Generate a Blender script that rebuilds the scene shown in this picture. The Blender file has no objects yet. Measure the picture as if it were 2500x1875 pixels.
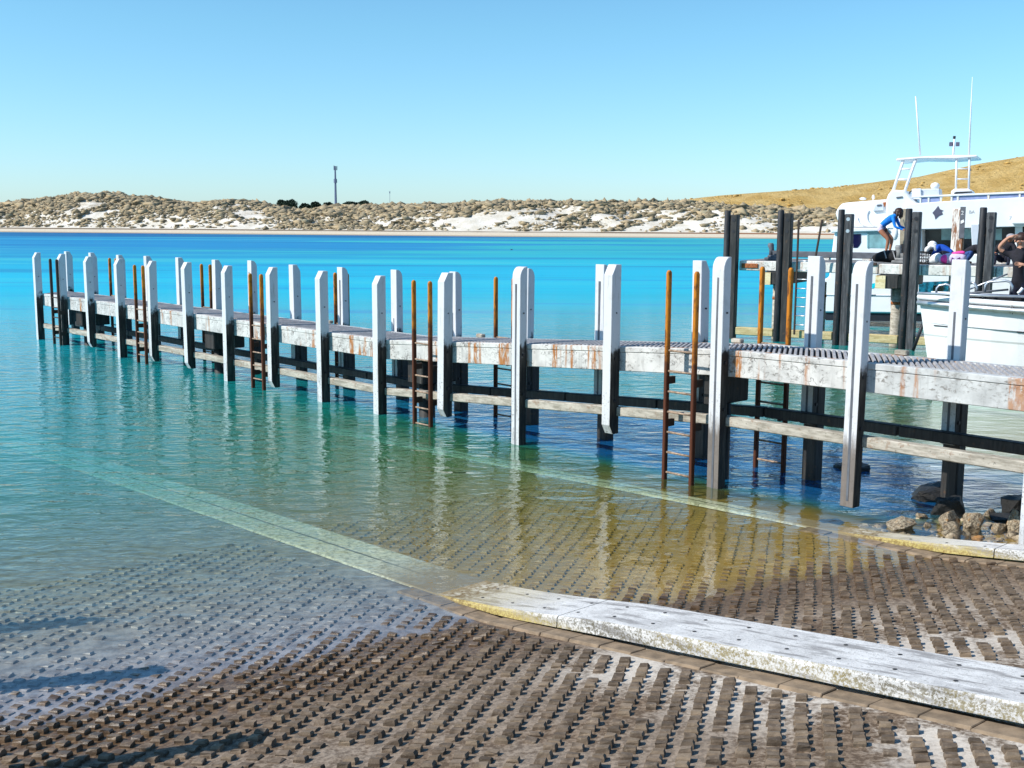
import bpy, bmesh, math, random
import numpy as np
from mathutils import Vector, Matrix
R = math.radians
scn = bpy.context.scene
C = scn.collection
rng = np.random.default_rng(7)
random.seed(7)

# ------------------------------------------------------------------ camera
HC, PITCH, ROLL, FPX = 3.57, .1431, -.0046, 2760.0
_c, _s = math.cos(PITCH), math.sin(PITCH)
FW = Vector((0, _c, -_s)); UP0 = Vector((0, _s, _c)); RT0 = Vector((1, 0, 0))
RT = RT0 * math.cos(ROLL) - UP0 * math.sin(ROLL)
UP = UP0 * math.cos(ROLL) + RT0 * math.sin(ROLL)
cam_d = bpy.data.cameras.new('camera')
cam = bpy.data.objects.new('camera', cam_d); C.objects.link(cam)
cam_d.sensor_width = 36; cam_d.lens = 36 * FPX / 2500
cam_d.clip_start = .1; cam_d.clip_end = 20000
m = Matrix.Identity(4)
for i in range(3):
    m[i][0], m[i][1], m[i][2] = RT[i], UP[i], -FW[i]
m[2][3] = HC
cam.matrix_world = m
scn.camera = cam

# ------------------------------------------------------------------ light
SUN_EL, SUN_AZ = 39.0, 255.0            # azimuth clockwise from +Y
w = bpy.data.worlds.new('World'); scn.world = w; w.use_nodes = True
nt = w.node_tree; nt.nodes.clear()
sky = nt.nodes.new('ShaderNodeTexSky'); sky.sky_type = 'NISHITA'; sky.sun_disc = False
sky.sun_elevation = R(SUN_EL); sky.sun_rotation = R(SUN_AZ)
sky.air_density = 1.0; sky.dust_density = .3; sky.ozone_density = 2.0; sky.altitude = 0
hs = nt.nodes.new('ShaderNodeMix'); hs.data_type = 'RGBA'; hs.blend_type = 'MULTIPLY'
hs.inputs[0].default_value = 1
tc = nt.nodes.new('ShaderNodeTexCoord'); sx = nt.nodes.new('ShaderNodeSeparateXYZ'); cr = nt.nodes.new('ShaderNodeValToRGB')
nt.links.new(tc.outputs['Generated'], sx.inputs[0]); nt.links.new(sx.outputs[2], cr.inputs[0]); nt.links.new(cr.outputs[0], hs.inputs[7])
cr.color_ramp.elements.new(.16)
for e_, (p_, c_) in zip(cr.color_ramp.elements, ((0, (.66, .90, 1.22)), (.16, (.61, .97, 1.08)), (.5, (.52, .88, 1.05)))): e_.position = p_; e_.color = (*c_, 1)
bg = nt.nodes.new('ShaderNodeBackground'); bg.inputs['Strength'].default_value = .135
wo = nt.nodes.new('ShaderNodeOutputWorld')
nt.links.new(sky.outputs[0], hs.inputs[6]); nt.links.new(hs.outputs[2], bg.inputs[0])
nt.links.new(bg.outputs[0], wo.inputs[0])
sl = bpy.data.lights.new('sun', 'SUN'); sl.energy = 5.0; sl.angle = R(.5); sl.color = (1, .95, .87)
so = bpy.data.objects.new('sun', sl); C.objects.link(so)
sdir = Vector((math.sin(R(SUN_AZ)) * math.cos(R(SUN_EL)), math.cos(R(SUN_AZ)) * math.cos(R(SUN_EL)), math.sin(R(SUN_EL))))
so.rotation_euler = sdir.to_track_quat('Z', 'Y').to_euler(); so.location = sdir * 60
scn.view_settings.view_transform = 'Standard'; scn.view_settings.look = 'None'
scn.view_settings.exposure = .25; scn.view_settings.gamma = 1
scn.render.engine = 'CYCLES'
scn.cycles.use_denoising = True
scn.cycles.max_bounces = 8; scn.cycles.transparent_max_bounces = 12
scn.cycles.caustics_reflective = False; scn.cycles.caustics_refractive = False

# ------------------------------------------------------------------ helpers
def ray(px, py):
    return FW + RT * ((px - 1250) / FPX) - UP * ((py - 937.5) / FPX)

class Frame:
    """A vertical reference plane through P0 along e; local x = e, y = n (away), z = up."""
    def __init__(s, P0, e):
        s.P = Vector((P0[0], P0[1], 0)); s.e = Vector((e[0], e[1], 0)).normalized()
        s.n = Vector((-s.e.y, s.e.x, 0)); s.rot = math.atan2(s.e.y, s.e.x)
    def px(s, x, y, t=0):
        r = ray(x, y); o = Vector((0, 0, HC))
        k = ((s.P - o).dot(s.n) + t) / r.dot(s.n)
        p = o + r * k
        return ((p - s.P).dot(s.e), p.z)
    def loc(s, p):
        d = Vector(p) - s.P
        return Vector((d.dot(s.e), d.dot(s.n), p[2]))
    def world(s, x, t, z):
        return s.P + s.e * x + s.n * t + Vector((0, 0, z))

class MB:
    def __init__(s): s.v = []; s.f = []; s.m = []
    def add(s, vs, fs, mi=0):
        b = len(s.v); s.v += [tuple(v) for v in vs]
        s.f += [tuple(b + i for i in f) for f in fs]; s.m += [mi] * len(fs); return s
    def box(s, x0, x1, y0, y1, z0, z1, mi=0):
        return s.add([(x0, y0, z0), (x1, y0, z0), (x1, y1, z0), (x0, y1, z0), (x0, y0, z1), (x1, y0, z1), (x1, y1, z1), (x0, y1, z1)],
                     [(3, 2, 1, 0), (4, 5, 6, 7), (0, 1, 5, 4), (1, 2, 6, 5), (2, 3, 7, 6), (3, 0, 4, 7)], mi)
    def prism(s, poly, t0, t1, axis=1, mi=0):
        """poly in the plane normal to axis (1: x,z ; 0: y,z ; 2: x,y)."""
        def mk(a, b, t): return {1: (a, t, b), 0: (t, a, b), 2: (a, b, t)}[axis]
        n = len(poly)
        vs = [mk(a, b, t0) for a, b in poly] + [mk(a, b, t1) for a, b in poly]
        fs = [tuple(range(n)), tuple(range(2 * n - 1, n - 1, -1))] + [(i + n, (i + 1) % n + n, (i + 1) % n, i) for i in range(n)]
        return s.add(vs, fs, mi)
    def beam(s, a, b, w, h, mi=0, up=(0, 0, 1)):
        a, b = Vector(a), Vector(b); d = (b - a).normalized(); u = Vector(up)
        if abs(d.dot(u)) > .99: u = Vector((0, 1, 0))
        r = d.cross(u).normalized(); u = r.cross(d)
        vs = [p + r * (sx * w / 2) + u * (sz * h / 2) for p in (a, b) for sx, sz in ((-1, -1), (1, -1), (1, 1), (-1, 1))]
        return s.add(vs, [(3, 2, 1, 0), (4, 5, 6, 7), (0, 1, 5, 4), (1, 2, 6, 5), (2, 3, 7, 6), (3, 0, 4, 7)], mi)
    def tube(s, pts, r, n=8, mi=0, cap=True):
        pts = [Vector(p) for p in pts]; rs = r if isinstance(r, (list, tuple)) else [r] * len(pts)
        b = len(s.v); prev = None
        for i, p in enumerate(pts):
            d = (pts[min(i + 1, len(pts) - 1)] - pts[max(i - 1, 0)]).normalized()
            u = prev if prev is not None else (Vector((0, 0, 1)) if abs(d.z) < .9 else Vector((1, 0, 0)))
            u = (u - d * u.dot(d)).normalized(); prev = u; v = d.cross(u)
            for k in range(n):
                a = 2 * math.pi * k / n
                s.v.append(tuple(p + (u * math.cos(a) + v * math.sin(a)) * rs[i]))
        for i in range(len(pts) - 1):
            for k in range(n):
                s.f.append((b + i * n + k, b + i * n + (k + 1) % n, b + (i + 1) * n + (k + 1) % n, b + (i + 1) * n + k)); s.m.append(mi)
        if cap:
            s.f.append(tuple(b + k for k in range(n - 1, -1, -1))); s.m.append(mi)
            e = b + (len(pts) - 1) * n; s.f.append(tuple(e + k for k in range(n))); s.m.append(mi)
        return s
    def ball(s, c, rx, ry, rz, nu=10, nv=6, mi=0, jit=0, seed=0):
        rr = random.Random(seed); b = len(s.v)
        s.v.append((c[0], c[1], c[2] + rz))
        for i in range(1, nv):
            th = math.pi * i / nv
            for k in range(nu):
                a = 2 * math.pi * k / nu; q = 1 + rr.uniform(-jit, jit)
                s.v.append((c[0] + rx * q * math.sin(th) * math.cos(a), c[1] + ry * q * math.sin(th) * math.sin(a), c[2] + rz * q * math.cos(th)))
        s.v.append((c[0], c[1], c[2] - rz)); e = len(s.v) - 1
        for k in range(nu):
            s.f.append((b, b + 1 + k, b + 1 + (k + 1) % nu)); s.m.append(mi)
            q = b + 1 + (nv - 2) * nu; s.f.append((e, q + (k + 1) % nu, q + k)); s.m.append(mi)
        for i in range(nv - 2):
            for k in range(nu):
                o = b + 1 + i * nu
                s.f.append((o + k, o + nu + k, o + nu + (k + 1) % nu, o + (k + 1) % nu)); s.m.append(mi)
        return s
    def build(s, name, mat, parent=None, bevel=0, smooth=False, seg=1):
        me = bpy.data.meshes.new(name)
        me.from_pydata(s.v, [], s.f); mats = mat if isinstance(mat, (list, tuple)) else [mat]
        for q in mats: me.materials.append(q)
        if len(mats) > 1: me.polygons.foreach_set('material_index', s.m)
        bm = bmesh.new(); bm.from_mesh(me); bmesh.ops.recalc_face_normals(bm, faces=bm.faces); bm.to_mesh(me); bm.free()
        if smooth: me.polygons.foreach_set('use_smooth', [True] * len(me.polygons))
        me.update()
        o = bpy.data.objects.new(name, me); C.objects.link(o)
        if parent: o.parent = parent
        if bevel:
            b = o.modifiers.new('b', 'BEVEL'); b.width = bevel; b.segments = seg; b.limit_method = 'ANGLE'; b.angle_limit = R(40)
        return o

def each(name, mat, parent, adders, bevel=0, smooth=False):
    for f in adders:
        mb = MB(); f(mb); mb.build(name, mat, parent, bevel, smooth)
def tag(o, label=None, cat=None, group=None, kind=None):
    if label: o['label'] = label
    if cat: o['category'] = cat
    if group: o['group'] = group
    if kind: o['kind'] = kind
    return o
def thing(name, label, cat, loc=(0, 0, 0), rz=0, group=None):
    o = bpy.data.objects.new(name, None); C.objects.link(o)
    o.location = loc; o.rotation_euler = (0, 0, rz); o.empty_display_size = .2
    return tag(o, label, cat, group)
def grid_mesh(name, X, Y, Z, mat, smooth=True):
    """X, Y, Z: 2-D arrays."""
    h, wd = X.shape
    v = np.stack([X.ravel(), Y.ravel(), Z.ravel()], 1)
    i = np.arange(h * wd).reshape(h, wd)
    f = np.stack([i[:-1, :-1].ravel(), i[:-1, 1:].ravel(), i[1:, 1:].ravel(), i[1:, :-1].ravel()], 1)
    me = bpy.data.meshes.new(name)
    me.vertices.add(len(v)); me.vertices.foreach_set('co', v.ravel())
    me.loops.add(f.size); me.loops.foreach_set('vertex_index', f.ravel().astype(np.int32))
    me.polygons.add(len(f)); me.polygons.foreach_set('loop_start', np.arange(0, f.size, 4, dtype=np.int32))
    me.update(calc_edges=True); me.validate()
    if smooth: me.polygons.foreach_set('use_smooth', [True] * len(me.polygons))
    me.materials.append(mat)
    o = bpy.data.objects.new(name, me); C.objects.link(o)
    return o
_perm = rng.random((256, 256))
def vnoise(x, y):
    x = np.asarray(x, float); y = np.asarray(y, float)
    xi = np.floor(x).astype(int); yi = np.floor(y).astype(int); fx = x - xi; fy = y - yi
    fx = fx * fx * (3 - 2 * fx); fy = fy * fy * (3 - 2 * fy)
    g = lambda a, b: _perm[a % 256, b % 256]
    return (g(xi, yi) * (1 - fx) + g(xi + 1, yi) * fx) * (1 - fy) + (g(xi, yi + 1) * (1 - fx) + g(xi + 1, yi + 1) * fx) * fy
def fbm(x, y, o=4):
    t = 0; a = .5
    for k in range(o):
        t = t + a * vnoise(x * 2 ** k + 17 * k, y * 2 ** k + 31 * k); a *= .5
    return t
sstep = lambda a, b, x: (lambda t: t * t * (3 - 2 * t))(np.clip((x - a) / (b - a), 0, 1))

TH = .7356                                     # heading of the jetty
Dv = Vector((-math.sin(TH), math.cos(TH), 0)); Nv = Vector((math.cos(TH), math.sin(TH), 0))
# ------------------------------------------------------------------ node helpers
class NT:
    def __init__(s, name):
        s.mat = bpy.data.materials.new(name); s.mat.use_nodes = True
        s.t = s.mat.node_tree; s.t.nodes.clear()
        s.out = s.t.nodes.new('ShaderNodeOutputMaterial')
    def n(s, ty, ins=None, **kw):
        nd = s.t.nodes.new('ShaderNode' + ty)
        for k, v in kw.items(): setattr(nd, k, v)
        for k, v in (ins or {}).items(): s.set(nd.inputs[k], v)
        return nd
    def set(s, inp, v):
        if isinstance(v, bpy.types.NodeSocket): s.t.links.new(v, inp)
        elif isinstance(v, (tuple, list)) and len(v) == 3 and inp.type == 'RGBA': inp.default_value = (*v, 1)
        else: inp.default_value = v
    def coord(s, kind='Object', scale=(1, 1, 1), rot=(0, 0, 0)):
        if kind == 'Position': o = s.n('NewGeometry').outputs['Position']
        else: o = s.n('TexCoord').outputs[kind]
        return s.n('Mapping', {'Vector': o, 'Scale': scale, 'Rotation': rot}).outputs[0]
    def noise(s, v, scale=1, detail=4, rough=.55, dist=0):
        return s.n('TexNoise', {'Vector': v, 'Scale': scale, 'Detail': detail, 'Roughness': rough, 'Distortion': dist}).outputs['Fac']
    def math(s, op, a, b=0, c=None, clamp=False):
        nd = s.n('Math', operation=op, use_clamp=clamp); s.set(nd.inputs[0], a); s.set(nd.inputs[1], b)
        if c is not None: s.set(nd.inputs[2], c)
        return nd.outputs[0]
    def rmap(s, v, a, b, c=0, d=1, smooth=True):
        return s.n('MapRange', {'Value': v, 'From Min': a, 'From Max': b, 'To Min': c, 'To Max': d},
                   interpolation_type='SMOOTHSTEP' if smooth else 'LINEAR').outputs[0]
    def mix(s, f, a, b, mode='MIX'):
        nd = s.n('Mix', data_type='RGBA', blend_type=mode)
        s.set(nd.inputs[0], f); s.set(nd.inputs[6], a); s.set(nd.inputs[7], b); return nd.outputs[2]
    def ramp(s, v, stops, interp='LINEAR'):
        nd = s.n('ValToRGB', {'Fac': v}); cr = nd.color_ramp; cr.interpolation = interp
        while len(cr.elements) < len(stops): cr.elements.new(.5)
        for e, (p, col) in zip(cr.elements, stops):
            e.position = p; e.color = (*col, 1) if len(col) == 3 else col
        return nd.outputs[0]
    def bump(s, h, strength=.3, dist=.02):
        return s.n('Bump', {'Height': h, 'Strength': strength, 'Distance': dist}).outputs[0]
    def xyz(s, v): return s.n('SeparateXYZ', {'Vector': v}).outputs
    def pbr(s, col, rough=.7, metal=0, normal=None, spec=.5):
        b = s.n('BsdfPrincipled', {'Base Color': col, 'Roughness': rough, 'Metallic': metal, 'Specular IOR Level': spec})
        if normal is not None: s.set(b.inputs['Normal'], normal)
        s.t.links.new(b.outputs[0], s.out.inputs[0]); return s.mat

def simple(name, col, rough=.6, metal=0, var=.25, scale=6, spec=.4, bump=.15):
    k = NT(name); v = k.coord('Object'); f = k.noise(v, scale, 5)
    g = k.noise(v, scale * 7, 3)
    c = k.mix(k.rmap(f, .3, .7), tuple(x * (1 - var) for x in col), tuple(min(1, x * (1 + var * .5)) for x in col))
    return k.pbr(c, rough, metal, k.bump(g, bump, .01), spec)

def painted_post(name, side, white=(.61, .62, .64)):
    """scuffed white paint; the shade on the sides below the deck is painted near black, the fronts grey off towards the water"""
    k = NT(name); v = k.coord('Position'); x, y, z = k.xyz(v)
    n1 = k.noise(v, 5, 6, .65); n2 = k.noise(k.coord('Position', (16, 16, 1.8)), 1, 5, .65); n3 = k.noise(v, 30, 4, .7)
    low = k.rmap(z, 1.1, .1)
    spots = k.math('MULTIPLY', k.rmap(n3, .55, .68), k.rmap(z, 1.7, .5, .10, .9))
    c = k.mix(k.rmap(n1, .50, .75, 0, .5), white, (.44, .44, .44))
    c = k.mix(k.rmap(n2, .56, .72, 0, .65), c, (.36, .35, .33))
    c = k.mix(k.math('MULTIPLY', k.rmap(n2, .45, .7), k.math('MULTIPLY', low, .75)), c, (.2, .185, .15))
    c = k.mix(spots, c, (.13, .12, .105))
    worn = k.math('MULTIPLY', k.math('MULTIPLY', k.rmap(x, 1.3, 2.3), k.rmap(x, 5.2, 4.6)), k.rmap(k.math('ADD', z, k.math('MULTIPLY', k.math('SUBTRACT', n2, .5), .9)), 1.05, .75))
    c = k.mix(k.math('MULTIPLY', worn, .92), c, k.mix(n1, (.06, .048, .04), (.22, .18, .15)))
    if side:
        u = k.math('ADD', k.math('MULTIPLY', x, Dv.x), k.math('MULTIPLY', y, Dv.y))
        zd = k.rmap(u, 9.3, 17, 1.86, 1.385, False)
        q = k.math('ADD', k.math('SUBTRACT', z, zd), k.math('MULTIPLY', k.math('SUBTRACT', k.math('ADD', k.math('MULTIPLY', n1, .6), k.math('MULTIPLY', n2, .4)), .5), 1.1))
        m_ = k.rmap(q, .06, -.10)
        c = k.mix(m_, c, k.mix(k.rmap(n2, .4, .7), (.015, .015, .016), (.075, .068, .06)))  # shade of the post sides below deck, painted in near black
    return k.pbr(c, .55, 0, k.bump(n1, .2, .01), .3)
def tarred(name, base=(.028, .024, .022), hi=(.085, .075, .065)):
    k = NT(name); v = k.coord('Position'); n1 = k.noise(k.coord('Position', (14, 14, 1.6)), 1, 6, .7); n2 = k.noise(v, 9, 5)
    c = k.mix(k.rmap(n1, .4, .7), base, hi); c = k.mix(k.rmap(n2, .6, .72, 0, .7), c, (.10, .055, .03))
    return k.pbr(c, .6, 0, k.bump(n1, .5, .02), .35)
def beam_paint(name, crack=.7, rust=1.0, base=(.78, .77, .74)):
    """peeling white paint on concrete: scuffed patches, hairline cracks, rust runs from bolts"""
    k = NT(name); v = k.coord('Object'); x, y, z = k.xyz(v)
    wv = k.n('VectorMath', operation='ADD'); k.set(wv.inputs[0], v)
    nz = k.n('TexNoise', {'Vector': v, 'Scale': 3.5, 'Detail': 5}); k.set(wv.inputs[1], nz.outputs['Color'])
    vo = k.n('TexVoronoi', {'Vector': wv.outputs[0], 'Scale': 3.1}, feature='DISTANCE_TO_EDGE').outputs['Distance']
    cm = k.math('MULTIPLY', k.rmap(vo, .05, .012), k.rmap(k.noise(v, 1.6, 2), .42, .54, 0, crack))
    cm = k.math('MULTIPLY', cm, k.rmap(k.noise(v, 9, 4), .38, .6))
    big = k.noise(k.coord('Object', (2.2, 2.2, 5)), 1, 6, .7, .4); sm = k.noise(k.coord('Object', (15, 15, 24)), 1, 6, .75, .5)
    flake = k.math('MULTIPLY', k.rmap(sm, .50, .62), k.rmap(big, .44, .60, 0, .95))
    c = k.mix(k.rmap(k.noise(v, 4, 5), .35, .7, 0, .75), base, tuple(q * .66 for q in base))
    c = k.mix(k.rmap(k.noise(k.coord('Object', (9, 9, 1.2)), 1, 5, .6), .52, .70, 0, .6), c, tuple(q * .5 for q in base))
    c = k.mix(flake, c, (.20, .19, .175))
    c = k.mix(cm, c, (.10, .09, .085))
    edge = k.rmap(k.noise(k.coord('Object', (5, 5, 1)), 1, 4), .5, .7)
    vs = k.coord('Object', (4.2, 4.2, .30)); src = k.noise(vs, 1, 2, .5)
    rm = k.math('MULTIPLY', k.rmap(src, .565, .63), k.rmap(k.noise(k.coord('Object', (26, 26, 6)), 1, 5, .7), .34, .56))
    rm = k.math('MULTIPLY', rm, rust)
    c = k.mix(rm, c, k.mix(k.noise(v, 12, 3), (.26, .075, .02), (.46, .22, .07)))
    return k.pbr(c, .75, 0, k.bump(sm, .35, .008), .25)
def weathered(name, a, b, stain=(.28, .14, .06), amt=.35):
    k = NT(name); v = k.coord('Object'); g = k.noise(k.coord('Object', (3, 9, 14)), 1, 6, .7)
    c = k.mix(k.rmap(g, .35, .65), a, b)
    c = k.mix(k.rmap(k.noise(v, 8, 6, .7), .56, .66, 0, amt), c, stain)
    c = k.mix(k.rmap(k.noise(v, 21, 3), .6, .7, 0, .6), c, tuple(q * .35 for q in a))
    return k.pbr(c, .85, 0, k.bump(g, .4, .015), .2)
def rust_ladder(name):
    """yellow paint worn through to rust, all rust lower down"""
    k = NT(name); v = k.coord('Position'); x, y, z = k.xyz(v)
    n1 = k.noise(v, 7, 6, .65); q = k.math('ADD', z, k.math('MULTIPLY', k.math('SUBTRACT', n1, .5), 1.3))
    c = k.mix(k.rmap(q, 1.45, 2.1), (.085, .026, .012), (.50, .175, .012))
    c = k.mix(k.rmap(k.noise(k.coord('Position', (22, 22, 6)), 1, 5, .7), .50, .64, 0, .8), c, (.085, .028, .012))
    return k.pbr(c, .7, 0, k.bump(n1, .3, .01), .25)

M = {}
M['post'] = painted_post('white_painted_timber', False)
M['side'] = painted_post('white_timber_side_shade', True)
M['tarshade'] = tarred('dark_timber_and_shade', (.018, .017, .017), (.05, .047, .043))  # dark timber; on some beams it stands in for shade
M['pile'] = tarred('tarred_pile', (.012, .012, .014), (.055, .055, .06))
M['fascia'] = beam_paint('cracked_white_concrete', .85, 1.0, (.62, .61, .585))
M['fascia2'] = beam_paint('white_concrete_rusty', .06, .75, (.56, .57, .56))
M['deckbeam'] = beam_paint('white_concrete_beam', .05, .4, (.8, .79, .74))  # white concrete with few cracks and a little rust
M['waling'] = weathered('weathered_beam', (.26, .235, .19), (.50, .46, .39), (.22, .10, .045), .5)
M['yellowtimber'] = weathered('yellow_weathered_timber', (.42, .32, .15), (.6, .5, .28), (.2, .13, .05), .3)
M['ladder'] = rust_ladder('rusted_yellow_steel')
M['rung'] = simple('worn_steel_rung', (.34, .24, .17), .6, .2, .5, 18)
M['darkrust'] = simple('dark_rusted_steel', (.05, .03, .022), .75)
M['grate'] = simple('grey_grating', (.36, .35, .355), .7, 0, .3, 9)
M['under'] = simple('deck_underside', (.03, .03, .032), .9)
M['steelgrey'] = simple('grey_steel', (.11, .12, .14), .6)
M['bolt'] = simple('bolt_steel', (.03, .03, .035), .5, .3)
M['galv'] = simple('galvanised_steel', (.55, .57, .6), .35, .7, .15)
M['greypost'] = tarred('grey_weathered_post', (.035, .036, .04), (.13, .13, .135))
M['rustplate'] = simple('rusty_plate', (.36, .11, .035), .8, 0, .5, 14)
M['oldtimber'] = weathered('grey_timber', (.16, .16, .16), (.30, .30, .30), (.08, .06, .05), .3)
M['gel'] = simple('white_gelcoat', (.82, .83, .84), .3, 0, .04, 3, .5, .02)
M['gelshade'] = simple('pale_shade_gelcoat', (.6, .64, .7), .4, 0, .06, 3, .4, .02)  # copy of the white gelcoat with shade put into its colour
M['canvas'] = simple('blue_grey_canvas', (.30, .36, .60), .85, 0, .2, 5)
M['navyglass'] = simple('navy_glass', (.008, .010, .05), .08, 0, .1, 3, .6, .0)
M['tealglass'] = simple('teal_glass', (.22, .42, .45), .12, 0, .3, 3, .6, .0)
M['deckshade'] = simple('dark_deck_shade', (.02, .025, .03), .15, 0, .3, 3, .6, .0)  # shade of the open aft deck, painted as a dark colour
M['boot'] = simple('dark_boot_stripe', (.012, .014, .022), .5)
M['black'] = simple('black_fabric', (.010, .010, .012), .85, 0, .4, 20)
M['blackplastic'] = simple('black_plastic', (.014, .014, .016), .45)
M['slate'] = simple('slate_vinyl', (.09, .09, .14), .5)
M['faint'] = simple('faded_grey_lettering', (.5, .52, .54), .5)
M['cyan'] = simple('cyan_print', (.0, .55, .68), .4, 0, .5, 5)
M['tealprint'] = simple('dark_teal_print', (.01, .16, .24), .4, 0, .8, 7)
M['pink'] = simple('pink_fabric', (.85, .06, .36), .8, 0, .2, 12)
M['whitecloth'] = simple('white_cloth', (.78, .78, .78), .85, 0, .15, 10)
M['tan'] = simple('tan_interior', (.36, .30, .22), .8)
M['skin'] = simple('tanned_skin', (.34, .14, .075), .55, 0, .15, 12)
M['skinlight'] = simple('light_skin', (.52, .27, .18), .55, 0, .12, 12)
M['blueshirt'] = simple('bright_blue_shirt', (.0, .20, .72), .7, 0, .3, 8, bump=.9)
M['navyshirt'] = simple('blue_shirt', (.005, .08, .5), .7, 0, .3, 8, bump=.9)
M['blackshirt'] = simple('black_shirt', (.012, .011, .018), .8, 0, .4, 14, bump=.9)
M['jeans'] = simple('dark_jeans', (.012, .014, .032), .85, 0, .3, 14, bump=.9)
M['bluejeans'] = simple('blue_jeans', (.03, .08, .25), .85, 0, .3, 14, bump=.9)
M['hair'] = simple('dark_brown_hair', (.035, .014, .009), .5, 0, .5, 30)
M['greycap'] = simple('grey_cap', (.3, .3, .32), .85)
M['mast'] = simple('mast_steel', (.12, .15, .24), .6)
M['lilac'] = simple('lilac_trim', (.62, .55, .72), .7)
M['purple'] = simple('purple_pattern', (.09, .03, .13), .7)
M['amber'] = weathered('rust_stained_concrete', (.62, .5, .26), (.75, .66, .42), (.45, .13, .03), .5)

def mat_rock():
    k = NT('limestone_rock'); v = k.coord('Object'); n = k.noise(v, 5, 7, .7)
    c = k.mix(k.rmap(n, .35, .65), (.15, .11, .07), (.55, .46, .33))
    c = k.mix(k.rmap(k.noise(v, 2.2, 4), .55, .68, 0, .8), c, (.36, .17, .045))
    c = k.mix(k.rmap(k.noise(v, 17, 3), .58, .66), c, (.035, .03, .026))
    return k.pbr(c, .8, 0, k.bump(n, .8, .06), .3)
M['rock'] = mat_rock()
k = NT('wet_dark_rock'); v = k.coord('Object'); n = k.noise(v, 5, 6, .7)
M['darkrock'] = k.pbr(k.mix(n, (.006, .006, .006), (.035, .033, .03)), .5, 0, k.bump(n, .8, .05), .4)

def mat_kerb():
    k = NT('lichened_concrete'); v = k.coord('Object')
    n = k.noise(v, 3, 6, .7); f = k.noise(v, 46, 5, .8); g = k.noise(v, 16, 5, .7)
    c = k.mix(k.rmap(n, .35, .7), (.64, .63, .61), (.46, .45, .44))
    st = k.noise(k.coord('Object', (.9, 13, 13)), 1, 6, .65)
    c = k.mix(k.rmap(st, .50, .62, 0, .85), c, (.24, .23, .225)); c = k.mix(k.rmap(st, .42, .32, 0, .8), c, (.78, .77, .75))
    c = k.mix(k.rmap(f, .54, .63, 0, .75), c, (.24, .23, .215))
    geo = k.n('NewGeometry'); nzv = k.xyz(geo.outputs['Normal'])
    side = k.rmap(nzv[2], .9, .6)
    lich = k.math('MULTIPLY', k.rmap(k.math('ADD', f, k.math('MULTIPLY', k.math('SUBTRACT', g, .5), .5)), .45, .55), k.math('MULTIPLY', side, k.rmap(n, .3, .6, .45, .95)), clamp=True)
    c = k.mix(lich, c, k.mix(k.rmap(k.noise(v, 1.3, 2), .4, .6), (.25, .20, .085), (.13, .115, .08)))
    pz = k.xyz(geo.outputs['Position'])[2]
    wet = k.rmap(k.math('ADD', pz, k.math('MULTIPLY', k.math('SUBTRACT', n, .5), .16)), .21, .05)
    c = k.mix(k.math('MULTIPLY', wet, k.math('ADD', k.math('MULTIPLY', side, .5), .4)), c, k.mix(k.rmap(f, .4, .6), (.27, .17, .02), (.56, .46, .16)))
    damp = k.math('MULTIPLY', k.rmap(pz, .06, .02), k.rmap(g, .40, .6))
    c = k.mix(damp, c, (.17, .115, .05))
    mid = k.rmap(pz, .015, -.004); c = k.mix(k.math('MULTIPLY', mid, .85), c, k.mix(g, (.16, .11, .05), (.36, .28, .16)))
    under = k.rmap(pz, -.012, -.055)
    c = k.mix(under, c, k.mix(k.rmap(g, .4, .65), (.74, .73, .64), (.34, .335, .27)))
    ov = k.xyz(v)[1]; seam = k.math('MULTIPLY', k.rmap(k.math('ABSOLUTE', k.math('SUBTRACT', ov, k.math('MULTIPLY', k.math('SUBTRACT', n, .5), .03))), .022, .010), under)
    c = k.mix(k.math('MULTIPLY', seam, .8), c, (.05, .05, .045))
    return k.pbr(c, .85, 0, k.bump(f, .6, .008), .2)
M['kerb'] = mat_kerb()
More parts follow.
